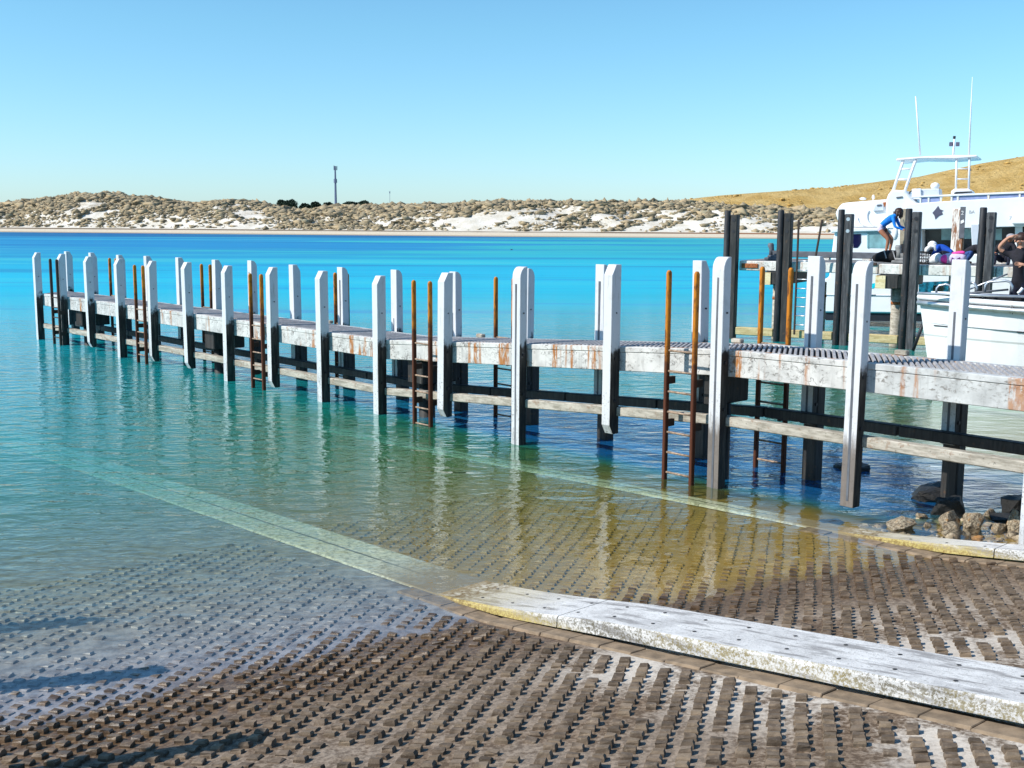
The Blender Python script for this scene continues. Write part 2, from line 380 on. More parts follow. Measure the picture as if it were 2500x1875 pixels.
# ramp concrete and sea bed
def mat_ramp():
    k = NT('ribbed_ramp_concrete'); v = k.coord('Position'); geo = k.n('NewGeometry')
    pz = k.xyz(v)[2]; px_ = k.xyz(v)[0]; py_ = k.xyz(v)[1]
    n = k.noise(v, 1.3, 5, .6); f = k.noise(v, 24, 6, .7); g = k.noise(v, 7, 5, .65)
    at = k.n('Attribute', attribute_name='rib').outputs['Fac']
    vv = k.math('ADD', k.math('MULTIPLY', px_, .7413), k.math('MULTIPLY', py_, .6712)); uu = k.math('ADD', k.math('MULTIPLY', px_, -.6712), k.math('MULTIPLY', py_, .7413))
    blk = k.mix(k.rmap(g, .35, .68), (.085, .060, .040), (.21, .157, .112))
    blk = k.mix(k.rmap(f, .56, .70, 0, .6), blk, (.31, .245, .175))
    tn = k.n('Attribute', attribute_name='tone').outputs['Fac']; blk = k.mix(k.rmap(tn, .55, 1, 0, .45, False), blk, (.27, .20, .13)); blk = k.mix(k.rmap(tn, .35, 0, 0, .5, False), blk, (.07, .05, .032))
    base = k.mix(k.rmap(f, .4, .62), (.10, .066, .04), (.24, .175, .12))
    nearb = k.math('MULTIPLY', k.rmap(vv, 5.2, 6.1), k.rmap(vv, 6.9, 6.6)); farb = k.math('MULTIPLY', k.rmap(vv, 10.5, 8.0), k.rmap(vv, 7.0, 7.3))
    zone = k.math('MAXIMUM', nearb, k.math('MULTIPLY', farb, .9)); zone = k.math('MULTIPLY', zone, k.rmap(uu, 6.4, 5.6))
    sed = k.math('MULTIPLY', k.rmap(k.math('ADD', k.math('MULTIPLY', f, .35), n), .54, .72), k.rmap(pz, .06, .28))
    sed = k.math('MULTIPLY', sed, k.math('ADD', k.math('MULTIPLY', zone, .68), .14))
    base = k.mix(sed, base, k.mix(f, (.46, .40, .33), (.80, .74, .65)))
    c = k.mix(at, base, blk)
    wet = k.rmap(k.math('ADD', pz, k.math('MULTIPLY', k.math('SUBTRACT', n, .5), .3)), .22, .04)
    c = k.mix(k.math('MULTIPLY', wet, .6), c, k.mix(1.0, c, (.55, .40, .24), 'MULTIPLY'))
    under = k.rmap(pz, .008, -.012)
    sub = k.mix(k.rmap(vv, 6.6, 7.2), k.mix(k.rmap(g, .35, .65), (.17, .155, .155), (.34, .32, .315)), k.mix(g, (.19, .12, .022), (.42, .285, .075)))
    c = k.mix(under, c, sub)
    rough = k.rmap(wet, 0, 1, .85, .35)
    return k.pbr(c, rough, 0, k.bump(k.math('ADD', f, g), .5, .012), .3)
M['ramp'] = mat_ramp()
M['footing'] = simple('stained_footing', (.24, .175, .115), .85, 0, .35, 8)

# ------------------------------------------------------------------ site axes
VJ = 12.1435                                   # front row of the jetty
JF = Frame(Nv * VJ, -Dv)                       # jetty frame: x = -u, y = v-VJ
def UV(u, v, z=0): return Dv * u + Nv * v + Vector((0, 0, z))
def wline(v): return np.interp(v, [-16, 2.4, 6.4, 7.2, 8.2, 11.6, 26], [12.5, 7.95, 7.42, 6.95, 6.5, 5.6, 5.4])
def ramp_z(u, v):
    d = wline(v) - u
    return np.where(d > 0, .125 * d, np.maximum(.030 * d, -.9))

# ------------------------------------------------------------------ setting
def build_ground():
    k = NT('pale_seabed_sand'); v = k.coord('Position')
    mt = k.pbr(k.mix(k.noise(v, .4, 4), (.45, .42, .30), (.62, .58, .45)), .9)
    mb = MB(); s_ = 9000
    mb.add([(-s_, -s_, -2.6), (s_, -s_, -2.6), (s_, s_, -2.6), (-s_, s_, -2.6)], [(0, 1, 2, 3)])
    tag(mb.build('seabed', mt), 'pale sandy sea bed under the bay', kind='structure')
build_ground()

HD = 15.2
Av = Vector((math.sin(R(HD)), math.cos(R(HD)), 0)); Bv = Vector((math.cos(R(HD)), -math.sin(R(HD)), 0))
KW0, KW1 = 6.52, 7.18         # near kerb v range
FK0, FK1 = 11.42, 11.74       # far kerb
def build_ramp():
    # base sheet in u,v
    us = np.concatenate([np.arange(-9, 12, .1), np.arange(12, 48, .6)]); vs = np.arange(-16, 26, .14)
    U, V = np.meshgrid(us, vs, indexing='ij')
    Z = ramp_z(U, V) + (fbm(U * 1.5, V * 1.5, 4) - .47) * .018
    Z = np.where(V > 11.8, Z - .05 * sstep(11.8, 12.3, V) + (fbm(U * 2, V * 2, 4) - .47) * .12, Z)
    Z = np.where(U > 30, Z - (U - 30) * .1, Z)
    X = U * Dv.x + V * Nv.x; Y = U * Dv.y + V * Nv.y
    o = grid_mesh('boat_ramp', X, Y, Z, M['ramp'])
    nb = len(o.data.vertices)
    me0 = o.data
    # blocks along skewed ribs
    P0 = np.array([1.3, 5.4]); A = np.array(Av[:2]); B = np.array(Bv[:2])
    ii, jj = np.meshgrid(np.arange(-60, 110), np.arange(-62, 62), indexing='ij')
    jx = rng.normal(0, .003, ii.shape); jy = rng.normal(0, .004, ii.shape)
    cen = P0 + (ii[..., None] * .1125 + (jj % 2)[..., None] * .03) * A + jj[..., None] * .165 * B
    cen = cen + jx[..., None] * B + jy[..., None] * A
    # gentle irregularity of the ribs
    cen[..., 0] += (vnoise(cen[..., 1] * .7, jj * .13) - .5) * .05
    u = cen @ np.array(Dv[:2]); v = cen @ np.array(Nv[:2])
    keep = (v < 11.25) & ~((v > KW0 - .30) & (v < KW1 + .07)) & (u < 11.5) & (u > -3.2) & (cen[..., 1] > 3.6) & (v > -9) & (np.abs(cen[..., 0]) < .55 * cen[..., 1] + 2)
    gone = vnoise(cen[..., 0] * 2.3 + 5, cen[..., 1] * 2.3) > .86
    keep &= ~(gone & (rng.random(ii.shape) < .7)) & (rng.random(ii.shape) > .025)
    cen = cen[keep]; u = u[keep]; v = v[keep]; n = len(cen)
    z = ramp_z(u, v)
    h = .034 * (1 + rng.normal(0, .13, n)); h[rng.random(n) < .10] *= .5; worn = vnoise(cen[:, 0] * 1.1 + 9, cen[:, 1] * 1.1); h *= .75 + .5 * worn
    h *= 1 - .45 * sstep(.012, -.012, z)
    wb = .040 * (1 + rng.normal(0, .06, n)); wt = .034 * (1 + rng.normal(0, .07, n))
    lb = .034 * (1 + rng.normal(0, .05, n)); lt = .0235 * (1 + rng.normal(0, .09, n))
    ring = lambda sx, sy: (cen + (sx)[:, None] * B + (sy)[:, None] * A)
    rows = []
    for (ww, ll, hh, b) in ((wb, lb, -.02 + 0 * h, 0), (wb * .97, lb * .94, h * .55, 0), (wt, lt, h, 1)):
        for sx, sy in ((-1, -1), (1, -1), (1, 1), (-1, 1)):
            p = ring(ww * sx + rng.normal(0, .0032, n), ll * sy + rng.normal(0, .0032, n))
            uu = p @ np.array(Dv[:2]); vv = p @ np.array(Nv[:2])
            rows.append(np.column_stack([p, ramp_z(uu, vv) + hh + rng.normal(0, .0035, n) * (1 if b else 0)]))
    vv_ = np.stack(rows, 1).reshape(-1, 3)                         # n*12
    q = [(0, 1, 5, 4), (1, 2, 6, 5), (2, 3, 7, 6), (3, 0, 4, 7), (4, 5, 9, 8), (5, 6, 10, 9), (6, 7, 11, 10), (7, 4, 8, 11), (8, 9, 10, 11)]
    ff = (np.arange(n)[:, None, None] * 12 + np.array(q)[None]).reshape(-1, 4)
    # merge with the base sheet
    co = np.empty(nb * 3); me0.vertices.foreach_get('co', co); co = co.reshape(-1, 3)
    nf = len(me0.polygons); lf = np.empty(nf * 4, np.int32); me0.loops.foreach_get('vertex_index', lf); lf = lf.reshape(-1, 4)
    V_ = np.concatenate([co, vv_]); F_ = np.concatenate([lf, ff + nb])
    me = bpy.data.meshes.new('boat_ramp')
    me.vertices.add(len(V_)); me.vertices.foreach_set('co', V_.ravel())
    me.loops.add(F_.size); me.loops.foreach_set('vertex_index', F_.ravel().astype(np.int32))
    me.polygons.add(len(F_)); me.polygons.foreach_set('loop_start', np.arange(0, F_.size, 4, dtype=np.int32))
    me.update(calc_edges=True)
    at = me.attributes.new('rib', 'FLOAT', 'POINT')
    at.data.foreach_set('value', np.concatenate([np.zeros(nb), np.ones(len(vv_))]))
    at = me.attributes.new('tone', 'FLOAT', 'POINT'); at.data.foreach_set('value', np.concatenate([np.full(nb, .5), np.repeat(rng.random(n), 12)]))
    me.materials.append(M['ramp'])
    me.polygons.foreach_set('use_smooth', np.concatenate([np.ones(nf, bool), np.zeros(len(ff), bool)]))
    o.data = me
    tag(o, 'ribbed brown concrete boat ramp running down into clear shallow water', kind='structure')
build_ramp()

def build_water():
    k = NT('clear_bay_water'); pos = k.n('NewGeometry').outputs['Position']; x, y, z = k.xyz(pos)
    u = k.math('ADD', k.math('MULTIPLY', x, Dv.x), k.math('MULTIPLY', y, Dv.y))
    v = k.math('ADD', k.math('MULTIPLY', x, Nv.x), k.math('MULTIPLY', y, Nv.y))
    # true depth below the surface, from the ramp's own fall of 1 in 8
    d = k.math('MULTIPLY', k.math('ADD', k.math('SUBTRACT', u, 8.4), k.math('MULTIPLY', k.math('SUBTRACT', v, 2.4), .25)), .125)
    lown = k.noise(k.n('Mapping', {'Vector': pos, 'Scale': (.09, .16, 1)}).outputs[0], 1, 4, .55)
    d = k.math('ADD', d, k.math('MULTIPLY', k.math('SUBTRACT', lown, .5), k.rmap(d, .3, 3, 0, 2.0)))
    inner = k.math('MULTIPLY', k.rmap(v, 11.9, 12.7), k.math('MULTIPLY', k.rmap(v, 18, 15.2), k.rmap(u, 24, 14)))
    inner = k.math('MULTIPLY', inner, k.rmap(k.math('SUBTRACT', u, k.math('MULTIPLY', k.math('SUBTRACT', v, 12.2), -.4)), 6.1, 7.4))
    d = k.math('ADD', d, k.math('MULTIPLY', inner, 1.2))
    dd = k.math('DIVIDE', d, 8.0, clamp=True)
    body = k.ramp(dd, [(0, (.17, .12, .05)), (.05, (.13, .13, .03)), (.11, (.035, .20, .085)), (.19, (.008, .26, .20)),
                       (.34, (.010, .31, .36)), (.6, (.006, .42, .56)), (1, (.004, .42, .60))])
    # seagrass beds, far turquoise shallows, then jetty shade and ripple streaks painted in
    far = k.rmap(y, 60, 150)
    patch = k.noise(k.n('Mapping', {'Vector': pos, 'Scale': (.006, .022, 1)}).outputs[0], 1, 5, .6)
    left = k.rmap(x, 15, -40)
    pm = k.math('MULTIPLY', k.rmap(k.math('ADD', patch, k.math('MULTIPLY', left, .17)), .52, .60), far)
    edge = k.math('MULTIPLY', k.rmap(y, 205, 255), k.rmap(x, 45, -12))
    farcol = k.mix(k.rmap(patch, .35, .6), (.034, .42, .41), (.018, .34, .41))
    body = k.mix(far, body, farcol)
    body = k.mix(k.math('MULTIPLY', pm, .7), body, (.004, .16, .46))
    body = k.mix(k.math('MULTIPLY', edge, .93), body, (.004, .10, .27))
    body = k.mix(k.math('MULTIPLY', inner, .85), body, (.006, .07, .28))  # navy band paints the jetty's shade into the water
    chop = k.noise(k.n('Mapping', {'Vector': pos, 'Scale': (.03, .35, 1)}).outputs[0], 1, 4, .6)  # ripple shading put into the colour as streaks, near and far
    body = k.mix(k.math('MULTIPLY', k.rmap(chop, .52, .68), k.rmap(y, 14, 45, 0, .6)), body, (.008, .22, .50))
    ch2 = k.noise(k.n('Mapping', {'Vector': pos, 'Scale': (.010, .085, 1)}).outputs[0], 1, 5, .62)
    body = k.mix(k.math('MULTIPLY', k.rmap(ch2, .53, .64), k.rmap(y, 40, 90, 0, .6)), body, (.008, .17, .36))
    body = k.mix(k.math('MULTIPLY', k.rmap(ch2, .45, .36), k.rmap(y, 40, 90, 0, .35)), body, (.07, .52, .50))
    opac = k.math('SUBTRACT', 1.0, k.math('POWER', 2.718, k.math('MULTIPLY', k.math('MAXIMUM', d, 0), -.72)))
    tint = k.ramp(dd, [(0, (1, 1, 1)), (.05, (.90, .95, .78)), (.15, (.55, .92, .86)), (.4, (.1, .8, .8)), (1, (.02, .6, .7))])
    # ripples
    w1 = k.noise(k.n('Mapping', {'Vector': pos, 'Scale': (1.9, 3.3, 1), 'Rotation': (0, 0, R(8))}).outputs[0], 1, 3, .5, .3)
    w2 = k.noise(k.n('Mapping', {'Vector': pos, 'Scale': (8, 13, 1), 'Rotation': (0, 0, R(-6))}).outputs[0], 1, 3, .55, .4)
    w3 = k.noise(k.n('Mapping', {'Vector': pos, 'Scale': (.25, .8, 1), 'Rotation': (0, 0, R(5))}).outputs[0], 1, 4, .55)
    calm = k.rmap(d, -.02, .7, .30, 1.0)
    hgt = k.math('ADD', k.math('ADD', k.math('MULTIPLY', w1, .036), k.math('MULTIPLY', w2, .0065)), k.math('MULTIPLY', w3, .03))
    hgt = k.math('MULTIPLY', hgt, calm)
    nrm = k.n('Bump', {'Height': hgt, 'Strength': 1.0, 'Distance': 1.0}).outputs[0]
    tr = k.n('BsdfTransparent', {'Color': tint}).outputs[0]
    df = k.n('BsdfDiffuse', {'Color': body}).outputs[0]
    mx = k.n('MixShader', {0: opac, 1: tr, 2: df}).outputs[0]
    gl = k.n('BsdfGlossy', {'Color': (.95, .98, 1), 'Roughness': k.rmap(y, 18, 110, .012, .26), 'Normal': nrm}).outputs[0]
    fc = k.n('LayerWeight', {'Blend': .5, 'Normal': nrm}).outputs['Facing']
    fr = k.math('MULTIPLY_ADD', k.math('POWER', fc, 5), .98, .02)      # Schlick, the same from both sides
    fr = k.math('MULTIPLY', fr, k.rmap(y, 19, 60, 1.05, .16))
    sh = k.n('MixShader', {0: fr, 1: mx, 2: gl}).outputs[0]
    k.t.links.new(sh, k.out.inputs[0])
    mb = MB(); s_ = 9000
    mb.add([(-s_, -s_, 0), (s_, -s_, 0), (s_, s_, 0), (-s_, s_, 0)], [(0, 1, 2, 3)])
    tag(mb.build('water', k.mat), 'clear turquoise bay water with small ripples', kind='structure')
build_water()

# ---------------------------------------------------------------- far shore
SHX = [-420, -126, 0, 41, 63, 130, 400]; SHY = [400, 305, 263, 256, 248, 226, 160]
SKX = np.array([-900, -300, 0, 60, 130, 180, 240, 300, 360, 400, 450, 490, 530, 570, 620, 660, 700, 730, 800, 900, 1000, 1050, 1100, 1200, 1300, 1400, 1480, 1560, 1700, 1900, 2300, 3200]) * 1.1302
SKY = np.array([452, 450, 448, 441, 432, 426, 423, 430, 437, 442, 441, 434, 436, 442, 452, 455, 450, 447, 444, 440, 437, 433, 431, 432, 431, 429, 429, 434, 442, 448, 452, 455]) * 1.1302
def horizon_y(x): return 540.0 - .0046 * (x - 1250)
def clumps(name, bx, by, bz, rx, rz, mat, jitter):
    ico = bmesh.new(); bmesh.ops.create_icosphere(ico, subdivisions=1, radius=1)
    sv = np.array([q.co[:] for q in ico.verts]); sf = np.array([[q.index for q in f_.verts] for f_ in ico.faces]); ico.free()
    n = len(bx); jit = 1 + rng.normal(0, jitter, (n, len(sv)))
    an = rng.uniform(0, 6.28, n); st = rng.uniform(.7, 1.5, n)
    px_ = sv[None, :, 0] * jit * rx[:, None] * st[:, None]; py_ = sv[None, :, 1] * jit * rx[:, None]; pz_ = sv[None, :, 2] * jit * rz[:, None]
    VX = px_ * np.cos(an)[:, None] - py_ * np.sin(an)[:, None] + bx[:, None]
    VY = px_ * np.sin(an)[:, None] + py_ * np.cos(an)[:, None] + by[:, None]
    VZ = pz_ + (bz + rz * .35)[:, None]
    Vv = np.stack([VX, VY, VZ], -1).reshape(-1, 3); Ff = (np.arange(n)[:, None, None] * len(sv) + sf[None]).reshape(-1, 3)
    me = bpy.data.meshes.new(name); me.vertices.add(len(Vv)); me.vertices.foreach_set('co', Vv.ravel())
    me.loops.add(Ff.size); me.loops.foreach_set('vertex_index', Ff.ravel().astype(np.int32)); me.polygons.add(len(Ff))
    me.polygons.foreach_set('loop_start', np.arange(0, Ff.size, 3, dtype=np.int32)); me.update(calc_edges=True)
    tone = np.clip(np.repeat(rng.random(n), len(sv)) + rng.normal(0, .28, n * len(sv)), 0, 1)
    at = me.attributes.new('tone', 'FLOAT', 'POINT'); at.data.foreach_set('value', tone)
    me.materials.append(mat); o = bpy.data.objects.new(name, me); C.objects.link(o); return o
def build_dunes():
    xs = np.arange(-240, 250, 1.0); ts = np.concatenate([np.arange(-8, 14, 1.0), np.arange(14, 60, .9), np.arange(60, 120, 5)])
    X, T = np.meshgrid(xs, ts, indexing='ij')
    Ys = np.interp(X, SHX, SHY); Y = Ys + T
    def crest(X):
        Yc = np.interp(X, SHX, SHY) + 40
        ix = 1250 + X / Yc * FPX
        return HC + (horizon_y(ix) - np.interp(ix, SKX, SKY)) / FPX * Yc - .9
    Hc = crest(X)
    beach = np.where(T < 0, T * .1, .09 * T)
    beach = np.minimum(beach, 1.0)
    rise = sstep(11, 40, T) * .75 + .25 * sstep(11, 24, T)
    fall = 1 - .55 * sstep(42, 100, T)
    lump = (fbm(X * .09 + 3, T * .11, 4) - .47) * 4.2 * sstep(12, 24, T) * (1 - .75 * sstep(30, 40, T))
    gully = (vnoise(X * .16 + T * .10, T * .03) - .5) * 1.6 * sstep(12, 20, T) * (1 - sstep(28, 38, T))
    Z = beach + (Hc - 1.2) * rise * fall + lump * .55 + gully
    k = NT('dune_sand'); pos = k.coord('Position'); x, y, z = k.xyz(pos)
    n = k.noise(pos, .25, 5, .65); f = k.noise(pos, 1.2, 5, .7)
    c = k.mix(k.rmap(n, .3, .7), (.55, .50, .41), (.72, .68, .61))
    low = k.rmap(z, 1.5, .5); c = k.mix(low, c, (.62, .53, .40))
    wr = k.math('MULTIPLY', k.rmap(z, .78, .92), k.rmap(z, 1.2, 1.02)); wr = k.math('MULTIPLY', wr, k.rmap(k.noise(k.coord('Position', (.02, .02, .1)), 1, 3), .35, .5, .25, 1))
    c = k.mix(wr, c, k.mix(k.rmap(x, 20, 70), (.13, .085, .05), (.28, .10, .03)))
    wetb = k.rmap(z, .28, .1); c = k.mix(wetb, c, (.36, .29, .20))
    sc = k.rmap(k.math('ADD', k.noise(pos, .55, 6, .7), k.rmap(z, 2, 9, -.12, .06)), .50, .62, 0, .6)
    sc = k.math('MULTIPLY', sc, k.rmap(z, 1.5, 2.6))
    c = k.mix(sc, c, k.mix(f, (.15, .11, .05), (.30, .21, .10)))
    mt = k.pbr(c, .95, 0, k.bump(f, .5, .3), .1)
    o = grid_mesh('sand_dunes', X, Y, Z, mt); tag(o, 'white sand dunes and beach across the bay', kind='structure')
    # scrub clumps
    N = 76000
    bx = rng.uniform(-190, 120, N); bt = 12.5 + 44 * rng.random(N)
    w_ = sstep(13, 40, bt)
    streak = vnoise((bx - 1.3 * bt) * .22, bt * .06 + 9); pat = fbm(bx * .05, bt * .08 + 4, 3); fine = vnoise((bx - bt) * .55, bt * .25)
    ix = 1250 + bx / (np.interp(bx, SHX, SHY) + bt) * FPX
    left = sstep(1150, 900, ix)
    dens = .26 * left + .25 + .62 * w_ ** (1.5 - .7 * left) + (1.3 - .6 * left) * (streak - .55) + (.45 + .55 * left) * (pat - .47) + .5 * (fine - .5) * 1.4
    dens *= sstep(12.5, 15, bt)
    blow = np.exp(-((ix - 605) / 62) ** 2) * ((bt > 20) & (bt < 37)) + .9 * np.exp(-((ix - 250) / 70) ** 2) * ((bt > 19) & (bt < 30)) * (streak < .6); dens -= .9 * blow
    kp = rng.random(N) < np.clip(dens, 0, 1); bx, bt, w_ = bx[kp], bt[kp], w_[kp]
    by = np.interp(bx, SHX, SHY) + bt
    xi = np.clip(np.searchsorted(xs, bx) - 1, 0, len(xs) - 2); ti = np.clip(np.searchsorted(ts, bt) - 1, 0, len(ts) - 2)
    bz = Z[xi, ti]
    rx = rng.gamma(2.6, .145, len(bx)).clip(.16, 1.15) * (1 + .35 * w_)
    k = NT('scrub_foliage'); pos = k.coord('Position'); t_ = k.n('Attribute', attribute_name='tone').outputs['Fac']
    c = k.ramp(t_, [(0, (.14, .115, .075)), (.3, (.24, .20, .13)), (.5, (.34, .28, .185)), (.75, (.42, .31, .18)), (1, (.27, .255, .175))])
    c = k.mix(k.rmap(k.noise(pos, 2.5, 5, .7), .4, .65, 0, .6), c, (.42, .33, .21))
    M['scrub'] = k.pbr(c, .95, 0, None, .1)
    o = clumps('dune_scrub', bx, by, bz, rx, rx * rng.uniform(.35, .65, len(bx)), M['scrub'], .40)
    sel = rng.random(len(bx)) < .30; gx, gy, gz = bx[sel], by[sel], bz[sel]; mb = MB()
    for qx, qy, qz in zip(gx[:5000], gy[:5000], gz[:5000]):
        for _ in range(2):
            a_ = random.uniform(0, 6.28); hh = random.uniform(.5, 1.3); ww = random.uniform(.06, .2); lx = random.uniform(-.1, .5)
            mb.v += [(qx - ww * math.cos(a_), qy - ww * math.sin(a_), qz), (qx + ww * math.cos(a_), qy + ww * math.sin(a_), qz), (qx + lx, qy + random.uniform(-.3, .3), qz + hh)]; b_ = len(mb.v); mb.f.append((b_ - 3, b_ - 2, b_ - 1)); mb.m.append(0)
    tag(mb.build('dune_grass', M['scrub']), 'wispy dry grass blades between the dune scrub', 'grass', kind='stuff')
    tag(o, 'low brown scrub growing in clumps over the white dunes', 'scrub', kind='stuff')
build_dunes()
def build_hill():
    hx = np.array([1560, 1690, 1800, 1920, 2020, 2230, 2380, 2500, 2700, 3200.]); hy = np.array([505, 482, 470, 460, 453, 426, 392, 371, 345, 320.])
    xs = np.arange(30, 520, 2.0); ts = np.arange(-90, 120, 3.0)
    X, T = np.meshgrid(xs, ts, indexing='ij'); Yc = 470 - .12 * X; Y = Yc + T
    ix = 1250 + X / Yc * FPX
    H = HC + (horizon_y(ix) - np.interp(ix, hx, hy)) / FPX * Yc
    Z = H * sstep(-105, 0, T) * (1 - .4 * sstep(0, 130, T)) + (fbm(X * .05, T * .05, 4) - .47) * 3.0 * (1 - sstep(-30, -2, T) * .7)
    k = NT('dry_grass_hill'); pos = k.coord('Position'); n = k.noise(pos, .12, 5, .65); f = k.noise(pos, .55, 6, .75)
    c = k.mix(k.rmap(n, .35, .65), (.58, .37, .12), (.72, .50, .20))
    c = k.mix(k.rmap(f, .56, .68, 0, .8), c, (.36, .20, .055)); c = k.mix(k.rmap(k.noise(pos, .3, 4), .62, .72, 0, .7), c, (.24, .15, .055))
    o = grid_mesh('grass_hill', X, Y, Z, k.pbr(c, .95, 0, k.bump(f, 1.0, 2.0), .1))
    tag(o, 'golden dry grass hill rising behind the dunes', kind='structure')
    N = 9000; q = rng.integers(0, X.shape[0] - 1, N); t_ = rng.integers(0, 34, N)
    pt = vnoise(X[q, t_] * .06, T[q, t_] * .08) + .35 * (1 - t_ / 34) * (rng.random(N))
    kp = pt > .74
    bx = X[q, t_][kp] + rng.uniform(-1, 1, kp.sum()); by = Y[q, t_][kp] + rng.uniform(-1.5, 1.5, kp.sum()); bz = Z[q, t_][kp]
    rx = rng.gamma(2.2, .17, len(bx)).clip(.15, 1.1)
    k = NT('hill_tussock'); tn = k.n('Attribute', attribute_name='tone').outputs['Fac']
    mt = k.pbr(k.ramp(tn, [(0, (.34, .21, .065)), (.4, (.50, .31, .095)), (.8, (.62, .41, .14)), (1, (.42, .29, .11))]), .95, 0, None, .1)
    tag(clumps('hill_tussocks', bx, by, bz, rx, rx * rng.uniform(.3, .6, len(bx)), mt, .4), 'dry grass tussocks and low bushes dotted over the golden hill', 'grass', kind='stuff')
build_hill()
def leaf_crown(mb, blobs, n, size, rr):
    for (c, rx, ry, rz, wgt) in blobs:
        for _ in range(int(n * wgt)):
            a = rr.uniform(0, 6.283); b = math.acos(rr.uniform(-.5, 1)); q = rr.uniform(.55, 1.05)
            p = Vector((c[0] + rx * q * math.sin(b) * math.cos(a), c[1] + ry * q * math.sin(b) * math.sin(a), c[2] + rz * q * math.cos(b)))
            d1 = Vector((rr.gauss(0, 1), rr.gauss(0, 1), rr.gauss(0, 1))).normalized() * size * rr.uniform(.6, 1.3)
            d2 = d1.cross(Vector((rr.gauss(0, 1), rr.gauss(0, 1), rr.gauss(0, 1)))).normalized() * size * rr.uniform(.5, 1)
            mb.add([p - d1 - d2, p + d1 - d2, p + d1 + d2, p - d1 + d2], [(0, 1, 2, 3)])
def build_trees():
    k = NT('dark_tree_leaves'); pos = k.coord('Position')
    lf = k.pbr(k.mix(k.rmap(k.noise(pos, .8, 4), .35, .65), (.010, .022, .016), (.035, .060, .035)), .8, 0, None, .2)
    bark = simple('grey_bark', (.09, .075, .06), .9)
    spec = [(690, 508, 494, 20, 'squat dark tree, leftmost of the row on the dune skyline'), (716, 512, 493, 34, 'tallest dark round tree on the dune skyline left of the mast'),
            (748, 513, 502, 30, 'low spreading dark tree in the dip between the round tree and the mast'), (775, 510, 498, 26, 'small dark pointed tree just left of the tall mast'),
            (806, 507, 499, 24, 'low flat dark tree at the foot of the tall mast'), (858, 506, 496, 34, 'wide dark tree just right of the tall mast'), (892, 506, 494, 30, 'rightmost dark tree on the dune skyline')]
    for i, (x, yb, yt, wpx, lab) in enumerate(spec):
        Yd = 372.0; X = (x - 1250) / FPX * Yd; zt = HC + (horizon_y(x) - yt) / FPX * Yd; zb = HC + (horizon_y(x) - yb) / FPX * Yd - 2.0
        wd = wpx / FPX * Yd; rr = random.Random(i)
        t = thing('tree', lab, 'tree', (X, Yd, zb), 0, 'dark trees behind the dunes')
        mb = MB(); h = zt - zb
        mb.tube([(0, 0, -1), (.1, 0, h * .4), (.2, .1, h * .75)], [.28, .2, .08], 7)
        for q in range(4):
            a = q * 1.6 + i; mb.tube([(0, 0, h * .3), (math.cos(a) * wd * .3, math.sin(a) * wd * .3, h * .62)], [.12, .05], 5)
        mb.build('trunk', bark, t)
        bl = [((rr.uniform(-.3, .3) * wd, rr.uniform(-.3, .3) * wd, h * rr.uniform(.5, .72)), wd * .3, wd * .3, h * rr.uniform(.2, .3), .2) for _ in range(5)]
        bl.append(((0, 0, h * .58), wd * .45, wd * .4, h * .42, .5))
        cb = MB(); leaf_crown(cb, bl, 900, .22, rr); cb.build('crown', lf, t)
    # ground the trees stand on
    Yd = 400.; z0 = HC + 4.2
    t = thing('telecom_mast', 'tall slim grey telecom mast standing on the dune skyline', 'mast', ((823 - 1250) / FPX * Yd, Yd, 2.5))
    zt = HC + (horizon_y(823) - 411) / FPX * Yd - 2.5
    mb = MB(); mb.tube([(0, 0, 0), (0, 0, zt * .72), (0, 0, zt * .985)], [.52, .34, .26], 10); mb.build('pole', M['mast'], t)
    mb = MB()
    for q in range(3):
        a = q * 2.09 + .3; mb.beam((math.cos(a) * .55, math.sin(a) * .55, zt * .915), (math.cos(a) * .6, math.sin(a) * .6, zt * .985), .32, .16)
    mb.build('panel_antenna', M['mast'], t)
    mb = MB(); mb.tube([(0, 0, zt * .70), (0, 0, zt * .765)], [.62, .55], 10); mb.build('collar', M['mast'], t)
    mb = MB(); mb.tube([(-.4, 0, zt * .98), (-.4, 0, zt)], .07, 6); mb.build('lightning_rod', M['mast'], t)
    t = thing('aerial_pole', 'thin little aerial pole on the dune right of the tall mast', 'aerial', ((953.5 - 1250) / FPX * Yd, Yd, 3))
    mb = MB(); zt = HC + (horizon_y(953) - 471) / FPX * Yd - 3
    mb.tube([(0, 0, 0), (0, 0, zt)], .055, 6); mb.build('pole', M['mast'], t)
    mb = MB(); mb.box(-.16, .16, -.1, .1, zt - .8, zt - .25); mb.beam((-.35, 0, zt - .1), (.35, 0, zt - .1), .06, .06); mb.build('antenna_head', M['mast'], t)
build_trees()
exec_parts = True

